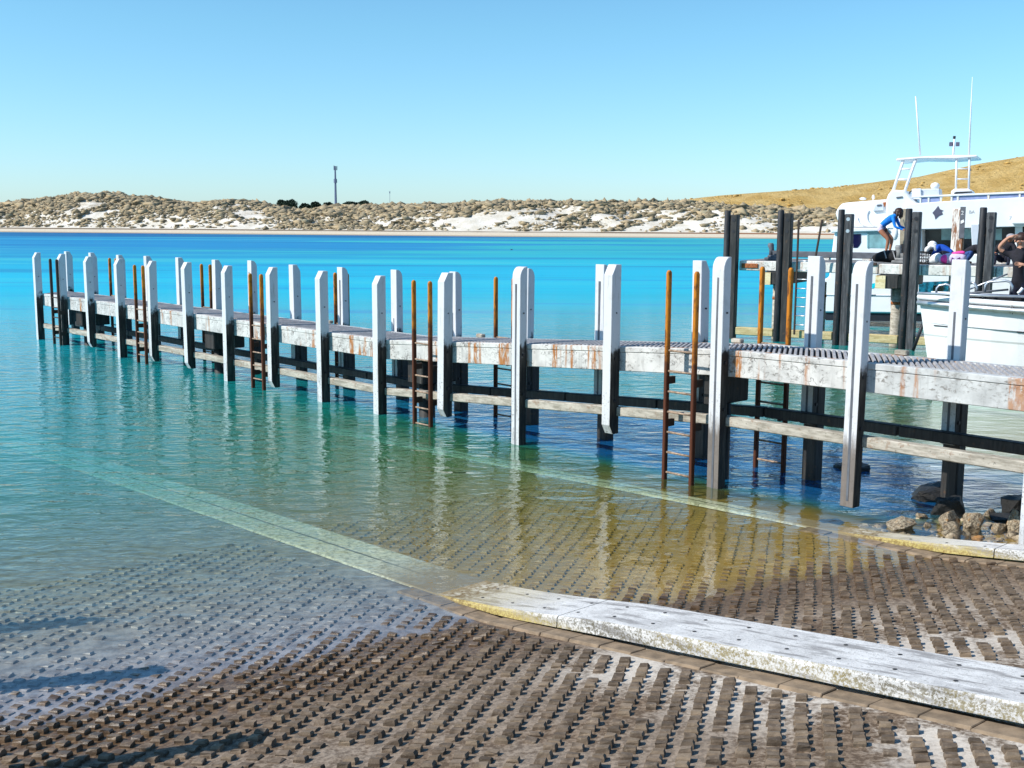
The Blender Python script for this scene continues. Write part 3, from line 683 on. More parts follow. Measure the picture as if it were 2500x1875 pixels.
# ---------------------------------------------------------------- kerbs
def build_kerb(v0, v1, u_lo, u_hi, tip, hmax, label, joints, foot_side):
    t = thing('ramp_kerb', label, 'kerb', UV(tip, (v0 + v1) / 2), JF.rot)
    o = UV(tip, (v0 + v1) / 2)
    def L(u, v, z): return (tip - u, v - (v0 + v1) / 2, z)
    u1 = tip - 2.3; z1 = float(ramp_z(u1, v0)) + hmax
    def ktop(u):
        if u < u1: return float(ramp_z(u, v0)) + hmax
        if u < tip: q = (u - u1) / (tip - u1); return z1 * (1 - q) ** 1.32 - .008 * q
        return max(-.008 - .030 * (u - tip), float(ramp_z(u, v0)) + .012)
    cuts = [u_lo] + joints + [u_hi]
    for a, b in zip(cuts[:-1], cuts[1:]):
        mb = MB(); us = np.linspace(a + .006, b - .006, max(2, int((b - a) / .25))); rows = []
        for u in us:
            zl = float(ramp_z(u, v0)); zr = float(ramp_z(u, v1)); zt = ktop(u)
            gap = min(.05, max(.006, (zt - zl) * .28))
            rows.append([L(u, v0 + .11, zl - .1), L(u, v0 + .11, zl + gap), L(u, v0, zl + gap), L(u, v0 + .004, zt - .02), L(u, v0 + .022, zt), L(u, v1 - .022, zt), L(u, v1, zt - .02), L(u, v1, zr - .1)])
        b0 = 0
        for r in rows: mb.v += r
        nk = 8
        for i in range(len(rows) - 1):
            for q in range(nk - 1):
                mb.f.append((i * nk + q, i * nk + q + 1, (i + 1) * nk + q + 1, (i + 1) * nk + q)); mb.m.append(0)
        mb.f.append(tuple(range(nk))); mb.m.append(0); e = (len(rows) - 1) * nk; mb.f.append(tuple(e + q for q in range(nk - 1, -1, -1))); mb.m.append(0)
        mb.build('kerb_slab', M['kerb'], t)
    # lifting holes along the top
    for u in np.arange(tip - .6, u_lo, -.42):
        for q in (.27, .73):
            v = v0 + (v1 - v0) * q; uu = u + (.13 if q > .5 else 0)
            if v1 - v0 < .4 and q > .5: continue
            z = ktop(uu) + .0035
            MB().add([L(uu + .016 * math.cos(a), v + .016 * math.sin(a), z + .125 * -.016 * math.cos(a)) for a in np.linspace(0, 6.283, 11)[:-1]], [tuple(range(10))]).build('lifting_hole', M['under'], t)
    # stained footing strip that the slab overhangs
    rr = random.Random(3); us = list(np.arange(u_lo, tip + .5, .34))
    mb = MB()
    for a, b in zip(us[:-1], us[1:]):
        va, vb = (v0 - .21 + rr.uniform(-.012, .012), v0 + .014)
        top = .018 + rr.uniform(-.006, .008)
        vs = [L(u, v, float(ramp_z(u, v)) + dz) for u in (a, b - .006) for v, dz in ((va, -.05), (vb, -.05), (vb, top), (va + .03, top))]
        mb.add(vs, [(0, 1, 2, 3), (7, 6, 5, 4), (0, 4, 5, 1), (1, 5, 6, 2), (2, 6, 7, 3), (3, 7, 4, 0)])
    mb.build('footing_strip', M['footing'], t, .006)
build_kerb(KW0, KW1, 1.2, 30, 8.4, .165, 'broad white concrete kerb between the two ramp lanes, lichen spotted', [6.62, 11.2, 15.9], -1)
build_kerb(FK0, FK1, -2.5, 24, 7.1, .14, 'narrow pale kerb along the far ramp lane in front of the rocks', [1.2, 5.1, 9.0, 14], -1)

# ---------------------------------------------------------------- white jetty
def zdeck(u): return float(np.interp(u, [0, 7.2, 9.3, 17.0, 40], [1.925, 1.905, 1.88, 1.385, 1.375]))
JW = 1.30
FU = [34.45, 32.53, 30.58, 28.59, 26.67, 24.76, 22.84, 20.91, 19.0, 17.08, 15.15, 13.25, 11.25, 9.28, 7.23, 5.04]
FB = [-.8, -.8, .10, -.8, .08, .09, -.8, .07, -.8, -.8, .20, -.8, .46, -.8, .13, -.5]      # foot heights
FG = {11, 13, 14, 15}                          # grooved, rounded posts
BU = [35.4, 33.49, 31.51, 29.65, 27.76, 25.79, 24.04, 22.12, 20.21, 18.29, 16.43, 14.47, 12.67, 10.64, 8.70, 6.65, 4.65]
BG = {6, 8, 9, 10, 11, 12, 14, 15, 16}
def build_jetty():
    J = thing('white_jetty', 'long low white finger jetty of paired posts with orange ladders and grey grating deck', 'jetty', JF.P, JF.rot)
    # ---- posts
    prr = random.Random(21)
    def post(u, y0, out, top, foot, groove):
        """out = -1: outer face at -y.  front face normal along y."""
        w, d = (.185, .155) if groove else (.172, .195)
        w *= prr.uniform(.95, 1.06); top += prr.uniform(-.02, .02)
        mb = MB(); x0, x1 = -u - w / 2, -u + w / 2; dz = zdeck(u) - .05
        yi, yo = y0 - out * d / 2, y0 + out * d / 2
        zs = [foot, top]
        if groove: arc = [(yo, top - .17)] + [(yo - out * .12 * (1 - math.cos(a)), top - .17 + .17 * math.sin(a)) for a in np.linspace(.3, 1.57, 5)]
        else: arc = [(yo, top - .15), (yo - out * .085, top)]
        low = [(yo, foot + .14), (yo - out * .075, foot)] if (not groove and foot > -.1) else [(yo, foot)]
        prof = [(yi, foot)] + low[::-1] + arc + [(yi, top)]
        n = len(prof)
        mb.add([(x0, a, b) for a, b in prof] + [(x1, a, b) for a, b in prof], [])
        for i in range(n):
            j = (i + 1) % n; mb.f.append((i, j, j + n, i + n)); mb.m.append(0)
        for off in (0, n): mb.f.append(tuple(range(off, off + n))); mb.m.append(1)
        ln, ln2 = prr.uniform(-.009, .009), prr.uniform(-.007, .007)
        mb.v = [(a + ln * (c - 1), q + ln2 * (c - 1), c) for a, q, c in mb.v]
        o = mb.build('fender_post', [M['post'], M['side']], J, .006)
        if groove:                                 # drain slot cut as a dark inset strip on the face seen from the water
            g = MB(); yf = (y0 - d / 2) - .003
            g.box(-u - .016, -u + .016, yf - .001, yf + .02, max(foot + .08, -.3), top - .27); g.build('slot', M['steelgrey'], o)
        for z in (dz - .12, dz - .75, dz + .55):
            if z > foot + .1 and z < top - .2: MB().tube([(x1 - .01, y0, z), (x1 + .016, y0, z)], .026 if z < dz else .012, 8).build('bolt', M['bolt'], o)
        return o
    for i, u in enumerate(FU): post(u, 0, -1, zdeck(u) + 1.20 + (.02 if i in FG else 0), FB[i], i in FG)
    for i, u in enumerate(BU): post(u, JW, 1, zdeck(u) + 1.20 + (.02 if i in BG else 0), zdeck(u) - 1.08, i in BG)
    # ---- bays
    rr = random.Random(5)
    for a, b in zip(FU[:-1] + [5.04], FU[1:] + [2.6]):
        za, zb = zdeck(a), zdeck(b); old = a > 9
        def strip(y0, y1, z0, z1, a=a, b=b, za=za, zb=zb, g=.012):
            vs = [(-u, y, z + zz) for u, z in ((a - g, za), (b + g, zb)) for y, zz in ((y0, z0), (y1, z0), (y1, z1), (y0, z1))]
            return vs, [(0, 1, 2, 3), (7, 6, 5, 4), (0, 4, 5, 1), (1, 5, 6, 2), (2, 6, 7, 3), (3, 7, 4, 0)]
        mb = MB(); mb.add(*strip(.108, .21, -.365, -.088)); mb.add(*strip(.10, .24, -.085, -.006))
        mb.build('edge_beam', M['fascia'] if old else M['fascia2'], J, .008)
        mb = MB(); mb.add(*strip(JW - .20, JW - .105, -.365, -.085)); mb.add(*strip(JW - .24, JW - .098, -.082, -.006))
        mb.build('edge_beam', M['fascia2'], J, .008)
        mb = MB(); mb.add(*strip(.05, .19, -1.035, -.90)); mb.build('waling_beam', M['waling'], J, .012)
        mb = MB(); mb.add(*strip(JW - .26, JW - .12, -1.035, -.895)); mb.build('waling_beam', M['tarshade'], J, .012)  # back beam, its shade under the deck put into the colour
        # grating: skewed ribs on a dark tray
        mb = MB(); mb.add(*strip(.245, JW - .245, -.06, -.045), 1)
        y0, y1 = .242, JW - .242; sk = (y1 - y0) * .65
        u = a - .02
        while u > b + .02:
            z = zdeck(u) + .002
            q0, q1 = -u, -u + sk * -1
            if u + sk * 1 < 99:
                vs = []
                for xx, yy in ((-u, y0), (-(u + sk), y1)):
                    for dx, dzz in ((-.026, -.03), (.026, -.03), (.018, 0), (-.018, 0)):
                        vs.append((xx + dx, yy, zdeck(-xx) + .002 + dzz))
                mb.add(vs, [(3, 2, 1, 0), (4, 5, 6, 7), (0, 1, 5, 4), (1, 2, 6, 5), (2, 3, 7, 6), (3, 0, 4, 7)], 0)
            u -= .083
        mb.build('deck_panel', [M['grate'], M['under']], J)
    # ---- piles and crossheads
    for i, u in enumerate(BU):
        mb = MB(); z = zdeck(u)
        mb.box(-u - .11, -u + .11, JW + .02, JW + .22, -1.6, z - .40); mb.build('pile', M['tarshade'], J, .02)
    for i, u in enumerate([32.0, 24.2, 16.3, 9.62]):
        z = zdeck(u)
        mb = MB(); hw_ = .22 if i < 3 else .09; mb.box(-u - hw_, -u + hw_, .22, JW - .27, z - .80, z - .375); mb.build('crosshead', M['tarshade'], J, .02)
        mb = MB(); mb.tube([(-u, .5, -1.6), (-u, .5, z - .80)], .15, 14); mb.build('pile', M['tarshade'], J, 0, True)
    # ---- small deck cleats
    for u, y in ((15.6, JW - .1), (9.9, JW - .08), (20.6, JW - .1), (7.3, JW - .12), (12.4, JW - .08)):
        z = zdeck(u); mb = MB(); mb.box(-u - .085, -u + .085, y - .05, y + .05, z - .005, z + .06); mb.build('deck_cleat', M['rustplate'] if rr.random() < .6 else M['waling'], J, .012)
    # ---- ladders
    def ladder(ua, ub, y, foot, dark=False):
        z = zdeck((ua + ub) / 2); L = bpy.data.objects.new('ladder', None); C.objects.link(L); L.parent = J
        mt = M['darkrust'] if dark else M['ladder']
        for u in (ua, ub):
            mb = MB(); top = z + 1.07
            prof = [(y - .038, foot), (y + .038, foot), (y + .038, top - .05)] + [(y + .038 * math.cos(a), top - .05 + .05 * math.sin(a)) for a in np.linspace(.5, 2.64, 5)] + [(y - .038, top - .05)]
            mb.prism(prof, -u - .027, -u + .027, 0); mb.build('rail', mt, L, .01)
        zz = z - .03
        while zz > foot + .1:
            mb = MB(); mb.tube([(-ua, y, zz), (-ub, y, zz)], .016, 8); mb.build('rung', M['rung'] if not dark else mt, L, 0, True); zz -= .285
        for zz in (z - .45, z - 1.05):
            for u in (ua, ub): MB().beam((-u, y, zz), (-u, y + (.16 if y < .5 else -.16), zz), .05, .1).build('bracket', M['darkrust'], L)
    for ua, ub in ((27.28, 26.80), (21.53, 21.07), (15.82, 15.36), (10.06, 9.58)): ladder(ua, ub, -.15, -.35)
    ladder(32.95, 32.45, -.15, -.35, True)
    for ua, ub in ((32.65, 32.2), (26.9, 26.43), (20.74, 20.28), (15.48, 15.0), (9.68, 9.2)): ladder(ua, ub, JW + .16, -.35)
build_jetty()

# ---------------------------------------------------------------- rocks
def rock(x, y, w, h, lab, mat='rock', d=None, seed=0, z=0):
    w *= 1.12; h *= 1.1; rr = np.random.default_rng(seed); bm = bmesh.new()
    for i in range(17):
        p = rr.normal(0, 1, 3); p /= np.linalg.norm(p); p = np.sign(p) * np.abs(p) ** .75 * rr.uniform(.72, 1.05)
        bm.verts.new(p)
    hu = bmesh.ops.convex_hull(bm, input=bm.verts); loose = [q for q in bm.verts if not q.link_faces]
    if loose: bmesh.ops.delete(bm, geom=loose, context='VERTS')
    bmesh.ops.bevel(bm, geom=bm.edges[:], offset=.07, segments=1, affect='EDGES', clamp_overlap=True)
    bmesh.ops.triangulate(bm, faces=bm.faces[:]); bmesh.ops.subdivide_edges(bm, edges=bm.edges[:], cuts=2, use_grid_fill=True)
    off = rr.uniform(0, 50, 3)
    for vt in bm.verts:
        p = vt.co; b = float(fbm(p.x * 2.6 + p.z * 2 + off[0], p.y * 2.6 + off[1], 4)); vt.co = p * (1 + .42 * (b - .47))
    me = bpy.data.meshes.new('rock'); bmesh.ops.recalc_face_normals(bm, faces=bm.faces); bm.to_mesh(me); bm.free()
    me.materials.append(M[mat])
    o = bpy.data.objects.new('rock', me); C.objects.link(o); o.scale = (w / 2, (d or w * .8) / 2, h * .60)
    o.location = (x, y, z + h * .30); o.rotation_euler = (0, 0, rr.uniform(-.5, .5))
    return tag(o, lab, 'rock', 'rocks beside the far kerb under the jetty')
RK = [(4.62, 13.05, .40, .17, 'orange brown wedge-shaped rock, leftmost beside the far kerb', 'rock', 1),
      (5.02, 13.45, .17, .12, 'small greenish grey rock right behind the orange rock', 'rock', 2),
      (4.95, 13.08, .12, .10, 'fist sized brown rock between the orange rock and the pale pair', 'rock', 3),
      (4.86, 12.88, .13, .05, 'tiny dark rock flat against the far kerb', 'darkrock', 4),
      (5.22, 13.12, .27, .25, 'tall pale rock with a dark hollow leaning behind a cream one', 'rock', 5),
      (5.14, 12.86, .30, .17, 'cream coloured squat rock nearest the kerb joint', 'rock', 6),
      (5.50, 13.05, .31, .26, 'pitted brown pyramid rock right of the cream one', 'rock', 7),
      (5.92, 13.62, .22, .15, 'small mossy rock standing alone in the water behind the others', 'rock', 8),
      (5.74, 12.98, .22, .15, 'low honeycombed brown rock between the pyramid and the corner rock', 'rock', 9),
      (5.98, 12.92, .34, .31, 'large pinkish pitted rock at the right edge of the photo', 'rock', 10),
      (5.42, 13.62, .42, .33, 'black wet boulder behind the pale rocks', 'darkrock', 11),
      (5.52, 14.52, .66, .28, 'wide black boulder at the foot of a jetty pile', 'darkrock', 12),
      (6.30, 13.72, .40, .30, 'black boulder at the right edge behind the pink rock', 'darkrock', 13),
      (4.98, 16.2, .62, .14, 'flat black rock awash beside a pile further out', 'darkrock', 14),
      (6.02, 13.42, .4, .12, 'smooth low dark rock between mossy rock and black boulder', 'darkrock', 15),
      (3.85, 13.35, .32, .05, 'dark weedy flat rock just awash left of the orange rock', 'darkrock', 16)]
for q in RK: rock(q[0], q[1], q[2], q[3], q[4], q[5], seed=q[6], z=-.045)
# rubble sheet under the rocks
def build_rubble():
    mb = MB(); rr = random.Random(4)
    for i in range(240):
        u = rr.uniform(4.4, 7.0); v = rr.uniform(11.85, 13.2); p = UV(u, v); s_ = rr.uniform(.012, .04) if rr.random() < .85 else rr.uniform(.05, .085)
        mb.ball((p.x, p.y, float(ramp_z(u, v)) - .03 + rr.uniform(0, .02)), s_ * 1.3, s_, s_ * .7, 7, 4, 0, .25, i)
    tag(mb.build('gravel', M['rock'], None, 0, True), 'brown gravel and stones lining the far side of the kerb', 'gravel', kind='stuff')
build_rubble()

# ---------------------------------------------------------------- far jetty
FJ = Frame((6.81, 34.95), (.853, -.522))
FJZ = 2.40
def fp(x, y, t=0): return FJ.px(x, y, t)
def build_far_jetty():
    J = thing('timber_jetty', 'higher service jetty with tarred black piles and white concrete edge beam', 'jetty', FJ.P, FJ.rot)
    piles = [fp(1787, 600)[0], fp(1917, 600)[0], fp(2064, 600)[0], fp(2228, 600)[0], fp(2409, 600)[0]]
    piles.append(piles[-1] + 1.95)
    tops = [3.92, 3.93, 3.95, 3.97, 4.0, 4.0]
    L = piles[-1] + 4
    for i, (s, tz) in enumerate(zip(piles, tops)):
        mb = MB(); n = 10
        mb.tube([(s - .13, -.12, -2), (s - .125, -.12, 1), (s - .12, -.12, tz - .03), (s - .12, -.12, tz)], [.105, .10, .095, .08], 12)
        mb.build('tarred_pile', M['pile'], J, 0, True)
        mb = MB(); mb.box(s - .02, s + .20, -.16, .10, -1.6, tz - .13 + (.04 if i % 2 else 0)); o = mb.build('backing_post', M['tarshade'] if i < 2 else M['greypost'], J, .02)
        for dz in (.28, .62): MB().tube([(s + .09, -.17, tz - dz), (s + .09, -.15, tz - dz)], .055, 12).build('bolt_plate', M['galv'] if i == 2 else M['bolt'], o)
    cuts = [piles[0] + .2, fp(2143, 640)[0], piles[3] + .25, piles[4] + .25, L]
    for a, b in zip(cuts[:-1], cuts[1:]):
        mb = MB(); mb.box(a + .01, b - .01, .12, .40, FJZ - .30, FJZ - .002); mb.build('edge_beam', M['deckbeam'], J, .02)
    mb = MB(); mb.box(piles[0] + .15, L, 2.9, 3.2, FJZ - .30, FJZ - .002); mb.build('edge_beam', M['deckbeam'], J, .02)
    # planks
    s = piles[0] + .16; rr = random.Random(2); mb = MB()
    while s < L:
        mb.box(s, s + .19, .405, 2.895, FJZ - .075, FJZ - .012 + rr.uniform(0, .01)); s += .2
    mb.build('deck_planks', M['oldtimber'], J)
    for x in (1862, 2140):
        s = fp(x, 680)[0]; mb = MB(); mb.box(s, s + .62, -.05, 3.3, FJZ - .70, FJZ - .312); mb.build('crosshead', M['tarshade'], J, .02)  # shade on the crosshead sides is painted in dark
        mb = MB(); mb.box(s - .012, s + .27, -.085, -.052, FJZ - .70, FJZ - .33); mb.build('crosshead_end', M['amber'], J)
    for x, t in ((1899, .7), (2190, .6), (2005, 2.6), (2290, 2.7)):
        s = fp(x, 720, t)[0]; mb = MB(); mb.tube([(s, t, -1.6), (s, t, FJZ - .705)], .155, 16); o = mb.build('concrete_pile', M['waling'], J, 0, True)
        mb = MB(); mb.tube([(s, t, FJZ - 1.18), (s, t, FJZ - 1.1)], .168, 16); mb.build('pile_collar', M['rustplate'], o, 0, True)
    for a, b in zip([piles[0] + .2, piles[1] + .2, piles[2] + .2, piles[3] + .2, piles[4] + .2], piles[1:5] + [L]):
        mb = MB(); mb.box(a + .01, b - .25, -.10, .12, .13, .37); mb.build('waling_beam', M['yellowtimber'], J, .02)
    # rear bull rail with chocks
    mb = MB(); mb.box(piles[0] + .3, fp(2165, 620, 2.7)[0] + .3, 2.62, 2.80, FJZ + .06, FJZ + .25); mb.build('bull_rail', M['steelgrey'], J, .015)
    for s in np.arange(piles[0] + .7, piles[4], 1.3): MB().box(s, s + .25, 2.62, 2.80, FJZ - .01, FJZ + .058).build('rail_chock', M['deckbeam'], J)
    mb = MB(); s = fp(1808, 640)[0]; mb.box(s, s + .52, .085, .118, FJZ - .22, FJZ - .08); mb.build('rusty_plate', M['rustplate'], J, .01)
    mb = MB(); s = fp(2110, 640)[0]; mb.box(s - .02, s + .34, .075, .118, FJZ - .055, FJZ + .03); mb.build('rubbing_block', M['darkrust'], J, .01)
    # ladder
    Lo = bpy.data.objects.new('ladder', None); C.objects.link(Lo); Lo.parent = J
    s0, s1 = fp(1952, 650)[0], fp(2000, 650)[0]
    for s, lean in ((s0, 0), (s1, .10)):
        mb = MB(); mb.beam((s - lean * .4, -.25, .25), (s - lean * .4, -.25, 2.6), .055, .05); mb.beam((s - lean * .4, -.25, 2.6), (s + lean, -.25, 3.65), .055, .05); mb.build('rail', M['darkrust'], Lo, .01)
    z = .55
    while z < 2.6:
        mb = MB(); mb.tube([(s0, -.25, z), (s1 - .04, -.25, z)], .018, 8); mb.build('rung', M['galv'], Lo, 0, True); z += .27
    return piles
FPILES = build_far_jetty()
def jthing(name, lab, cat, x, t, group=None, z=FJZ):
    s = fp(x, 600, t)[0]; return thing(name, lab, cat, FJ.world(s, t, z), FJ.rot, group)
def bollard(lab, x, t, dark):
    o = jthing('mooring_bollard', lab, 'bollard', x, t, 'mooring bollards on the service jetty'); mt = M['steelgrey'] if dark else M['oldtimber']
    mb = MB(); mb.box(-.28, .28, -.2, .2, 0, .09); mb.box(-.2, .2, -.14, .14, .085, .16); mb.build('base', mt, o, .02)
    for sx in (-1, 1):
        mb = MB(); mb.tube([(sx * .11, 0, .155), (sx * .115, 0, .34), (sx * .15, 0, .47), (sx * .15, 0, .53)], [.085, .075, .10, .07], 12); mb.build('horn', mt, o, 0, True)
    mb = MB(); mb.box(-.1, .1, -.06, .06, .155, .3); mb.build('web', mt, o)
bollard('dark steel twin horned bollard near the outer end of the service jetty', 1893, 1.2, True)
bollard('weathered grey bollard half hidden behind the fourth black pile from the left', 2206, .75, False)

# white pile with gauge plates standing behind the far jetty
def build_gauge_pile():
    F = FJ; s = fp(2343, 560, 3.6)[0]; t = thing('gauge_pile', 'white rust streaked pile with dark number plates between the black piles', 'pile', F.world(s, 3.6, -1.5), F.rot)
    zt = fp(2343, 505, 3.6)[1] + 1.5
    k = NT('rust_streaked_white'); pos = k.coord('Object'); x, y, z = k.xyz(pos)
    n = k.noise(k.coord('Object', (6, 6, 1.2)), 1, 5, .7)
    col = k.mix(k.rmap(k.math('ADD', n, k.rmap(x, -.1, .25, 0, .22)), .52, .64), (.75, .72, .66), (.24, .09, .03))
    mt = k.pbr(col, .7)
    mb = MB(); mb.box(-.22, .13, -.1, .1, 0, zt - .05); mb.build('shaft', mt, t, .03)
    mb = MB(); mb.box(.005, .16, -.125, -.104, zt - .95, zt); p = mb.build('plate', M['steelgrey'], t, .004)
    cu = bpy.data.curves.new('number', 'FONT'); cu.body = '2'; cu.size = .17; cu.extrude = .004
    ob = bpy.data.objects.new('number', cu); C.objects.link(ob); bpy.context.view_layer.update()
    me = bpy.data.meshes.new_from_object(ob.evaluated_get(bpy.context.evaluated_depsgraph_get())); bpy.data.objects.remove(ob)
    me.materials.append(M['whitecloth']); o = bpy.data.objects.new('number', me); C.objects.link(o); o.parent = p
    o.location = (.03, -.131, zt - .24); o.rotation_euler = (R(90), 0, 0)
    mb = MB(); mb.prism([(.04, zt - .52), (.14, zt - .46), (.12, zt - .38), (.035, zt - .42)], -.134, -.128); mb.build('mark', M['whitecloth'], p)
build_gauge_pile()

# ---------------------------------------------------------------- big charter boat
BB = Frame((12.0, 39.3), (.90, -.436))
def bp(x, y, t=0): return BB.px(x, y, t)
def text_mesh(body, size, mat, parent, loc, name='lettering'):
    cu = bpy.data.curves.new(name, 'FONT'); cu.body = body; cu.size = size; cu.extrude = .003
    ob = bpy.data.objects.new(name, cu); C.objects.link(ob); bpy.context.view_layer.update()
    me = bpy.data.meshes.new_from_object(ob.evaluated_get(bpy.context.evaluated_depsgraph_get())); bpy.data.objects.remove(ob)
    me.materials.append(mat); o = bpy.data.objects.new(name, me); C.objects.link(o); o.parent = parent
    o.location = loc; o.rotation_euler = (R(90), 0, 0); return o
def build_charter():
    B = thing('charter_boat', 'large white charter boat with fly bridge behind the service jetty', 'boat', BB.P, BB.rot)
    def poly(pts, t=0): return [bp(x, y, t) for x, y in pts]
    def part(name, pts, t0, t1, mat, bev=.02, parent=B, tp=None):
        mb = MB(); mb.prism(poly(pts, t0 if tp is None else tp), t0, t1); return mb.build(name, mat, parent, bev)
    # hull with flared stem
    hull = [(2037, 566), (2031, 612), (2024, 676), (2012, 682), (2005, 692), (2003, 706), (2004, 748), (2011, 763), (2100, 764), (2300, 767), (2640, 772), (2640, 618), (2250, 622), (2250, 566)]
    h = part('hull', hull, 0, 4.2, M['gel'], .05)
    part('boot_stripe', [(2008, 763.5), (2640, 773), (2640, 790), (2016, 782)], .1, 4.1, M['boot'], 0)
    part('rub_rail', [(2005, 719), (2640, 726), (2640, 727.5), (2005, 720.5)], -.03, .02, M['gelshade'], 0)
    part('gunwale', [(2028, 556), (2040, 556), (2166, 556), (2166, 564), (2040, 568), (2028, 568)], -.12, 4.3, M['gel'], .03)
    part('cabin_wall', [(2165, 560), (2250, 560), (2250, 622), (2165, 622)], .03, 4.0, M['gel'], .02)
    w = part('cabin_window', [(2083, 572), (2102, 571), (2102, 592), (2098, 600), (2093, 605), (2083, 605)], -.012, .03, M['navyglass'], 0)
    w = part('cabin_window', [(2117, 563.5), (2172, 561.5), (2172, 606), (2117, 605)], -.012, .03, M['tealglass'], 0)
    part('frame', [(2117, 563), (2120.5, 563), (2120.5, 605), (2117, 605)], -.03, -.013, M['tealglass'], 0, w)
    part('frame', [(2117, 563), (2172, 561.5), (2172, 565), (2117, 566)], -.034, -.031, M['tealglass'], 0, w)
    part('doorway', [(2197, 510), (2212, 509), (2212, 600), (2197, 600)], -.02, .03, M['tan'], 0)
    # covered fore cabin / rounded tender hood
    hood = [(2039, 521), (2043, 511), (2049, 502), (2056, 496.5), (2066, 494.5), (2095, 492), (2130, 489), (2168, 486), (2168, 555), (2060, 555), (2050, 550), (2044, 538)]
    part('fore_cabin', hood, .35, 3.6, M['gel'], .12).modifiers['b'].segments = 3
    mb = MB(); c = bp(2143, 527, .3); pts = [(c[0] + .36 * math.cos(a), .325, c[1] + .36 * math.sin(a)) for a in np.linspace(2.6, 6.1, 16)]
    mb.tube(pts, .022, 6); c2 = bp(2118, 530, .3); mb.tube([(c2[0] + .33 * math.cos(a), .325, c2[1] + .33 * math.sin(a)) for a in np.linspace(3.2, 4.4, 8)], .014, 6)
    mb.build('piping', M['gelshade'], B, 0, True)
    part('engine_cowl', [(2131, 512), (2136, 501), (2143, 496), (2158, 494), (2158, 514), (2131, 516)], .26, .345, M['gelshade'], .02)
    part('nameplate', [(2141, 500), (2152, 499), (2152, 502.5), (2141, 503.5)], .235, .255, M['steelgrey'], 0)
    part('pennant', [(2155, 494), (2165, 493), (2160, 506)], .25, .27, M['rustplate'], 0)
    # fly bridge coaming
    part('console', [(2163, 489), (2169, 474), (2178, 463), (2208, 465), (2217, 474), (2228, 487), (2245, 502), (2245, 560), (2163, 560)], .0, 3.7, M['gel'], .05)
    part('nameplate', [(2188, 481), (2203, 479), (2203, 482.5), (2188, 484)], -.03, -.005, M['steelgrey'], 0)
    side = [(2240, 496), (2330, 490), (2420, 485.5), (2640, 474), (2640, 549), (2428, 555), (2300, 559), (2212, 561), (2212, 500)]
    S = part('bulwark', side, -.10, 3.9, M['gel'], .02)
    # top rail, stanchions, canvas
    part('top_rail', [(2226, 478.5), (2640, 461.5), (2640, 466.5), (2226, 483)], -.12, -.03, M['gel'], .01)
    for x0, x1 in ((2249, 2264.5), (2269, 2294), (2325.5, 2335.5), (2341, 2410), (2416, 2487), (2492, 2640)):
        q = lambda x: 478 - (x - 2250) * .042
        part('canvas_panel', [(x0, q(x0) + 4), (x1, q(x1) + 4), (x1, q(x1) + 17), (x0, q(x0) + 17)], -.07, -.05, M['canvas'], 0)
    for x in (2247, 2267, 2297, 2323, 2338, 2413, 2489.5):
        q = 478 - (x - 2250) * .042; part('stanchion', [(x - 2, q + 3), (x + 2, q + 3), (x + 2, q + 20), (x - 2, q + 20)], -.095, -.075, M['gel'], 0)
    # emblem and lettering
    mb = MB(); pts = []
    c = bp(2289, 519, -.1); rad = [(0, 1.0), (90, 1.0), (180, 1.0), (270, 1.0)]
    star = [(2290.5, 502.5), (2295, 511), (2303.5, 514), (2299, 517), (2302, 523), (2293, 527), (2283.5, 535.5), (2281.5, 527), (2276.5, 519.5), (2284, 511)]
    mb.prism(poly(star, -.1), -.112, -.102); mb.build('star_emblem', M['slate'], S)
    a = bp(2365, 521, -.1); text_mesh('BA', .15, M['faint'], S, (a[0], -.105, a[1]))
    a = bp(2463, 537, -.1); text_mesh('7', .17, M['faint'], S, (a[0], -.105, a[1]))
    # aft deck under the overhang: its shade painted as a dark wall, panes, posts
    part('shade_wall', [(2250, 557), (2640, 549), (2640, 618), (2250, 622)], 1.1, 1.2, M['deckshade'], 0, tp=1.1)
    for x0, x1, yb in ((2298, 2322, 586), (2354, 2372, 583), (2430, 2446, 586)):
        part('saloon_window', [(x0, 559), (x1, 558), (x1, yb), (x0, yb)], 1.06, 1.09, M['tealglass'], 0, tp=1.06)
    part('cabin_post', [(2478, 545), (2496, 544), (2496, 620), (2478, 620)], .2, .45, M['gel'], .02)
    part('side_locker', [(2470, 540), (2640, 536), (2640, 544), (2470, 547)], -.35, -.12, M['gel'], .02)
    part('boarding_board', [(2370, 547), (2390, 547), (2391, 556), (2386, 600), (2378, 618), (2374, 618)], -.2, -.13, M['gelshade'], .02)
    # painted artwork band low on the hull
    part('hull_print', [(2112, 690), (2118, 687), (2126, 693), (2140, 690), (2150, 692), (2174, 691), (2174, 703), (2150, 701), (2141, 698), (2132, 704), (2118, 705), (2113, 700)], -.012, -.003, M['cyan'], 0)
    part('hull_print', [(2243, 689), (2320, 686), (2320, 722), (2243, 722)], -.012, -.003, M['tealprint'], 0)
    part('vent_slot', [(2117, 719.3), (2138, 719.3), (2138, 721), (2117, 721)], -.04, -.031, M['boot'], 0)
    part('fender_pole', [(2174.5, 690), (2178, 690), (2178, 758), (2174.5, 758)], -.12, -.05, M['steelgrey'], 0)
    # hard top on raked legs
    top = [(2186, 391), (2190, 386.5), (2260, 381.5), (2330, 378.5), (2386, 378.5), (2386, 383.5), (2330, 388), (2250, 387), (2190, 393)]
    mb = MB(); mb.prism(poly(top, .9), .9, 3.1); mb.build('hard_top', M['gel'], B, .03)
    def tb(name, pts, r, t, mat=M['gel']):
        mb = MB(); mb.tube([(bp(x, y, t)[0], t, bp(x, y, t)[1]) for x, y in pts], r, 8); return mb.build(name, mat, B, 0, True)
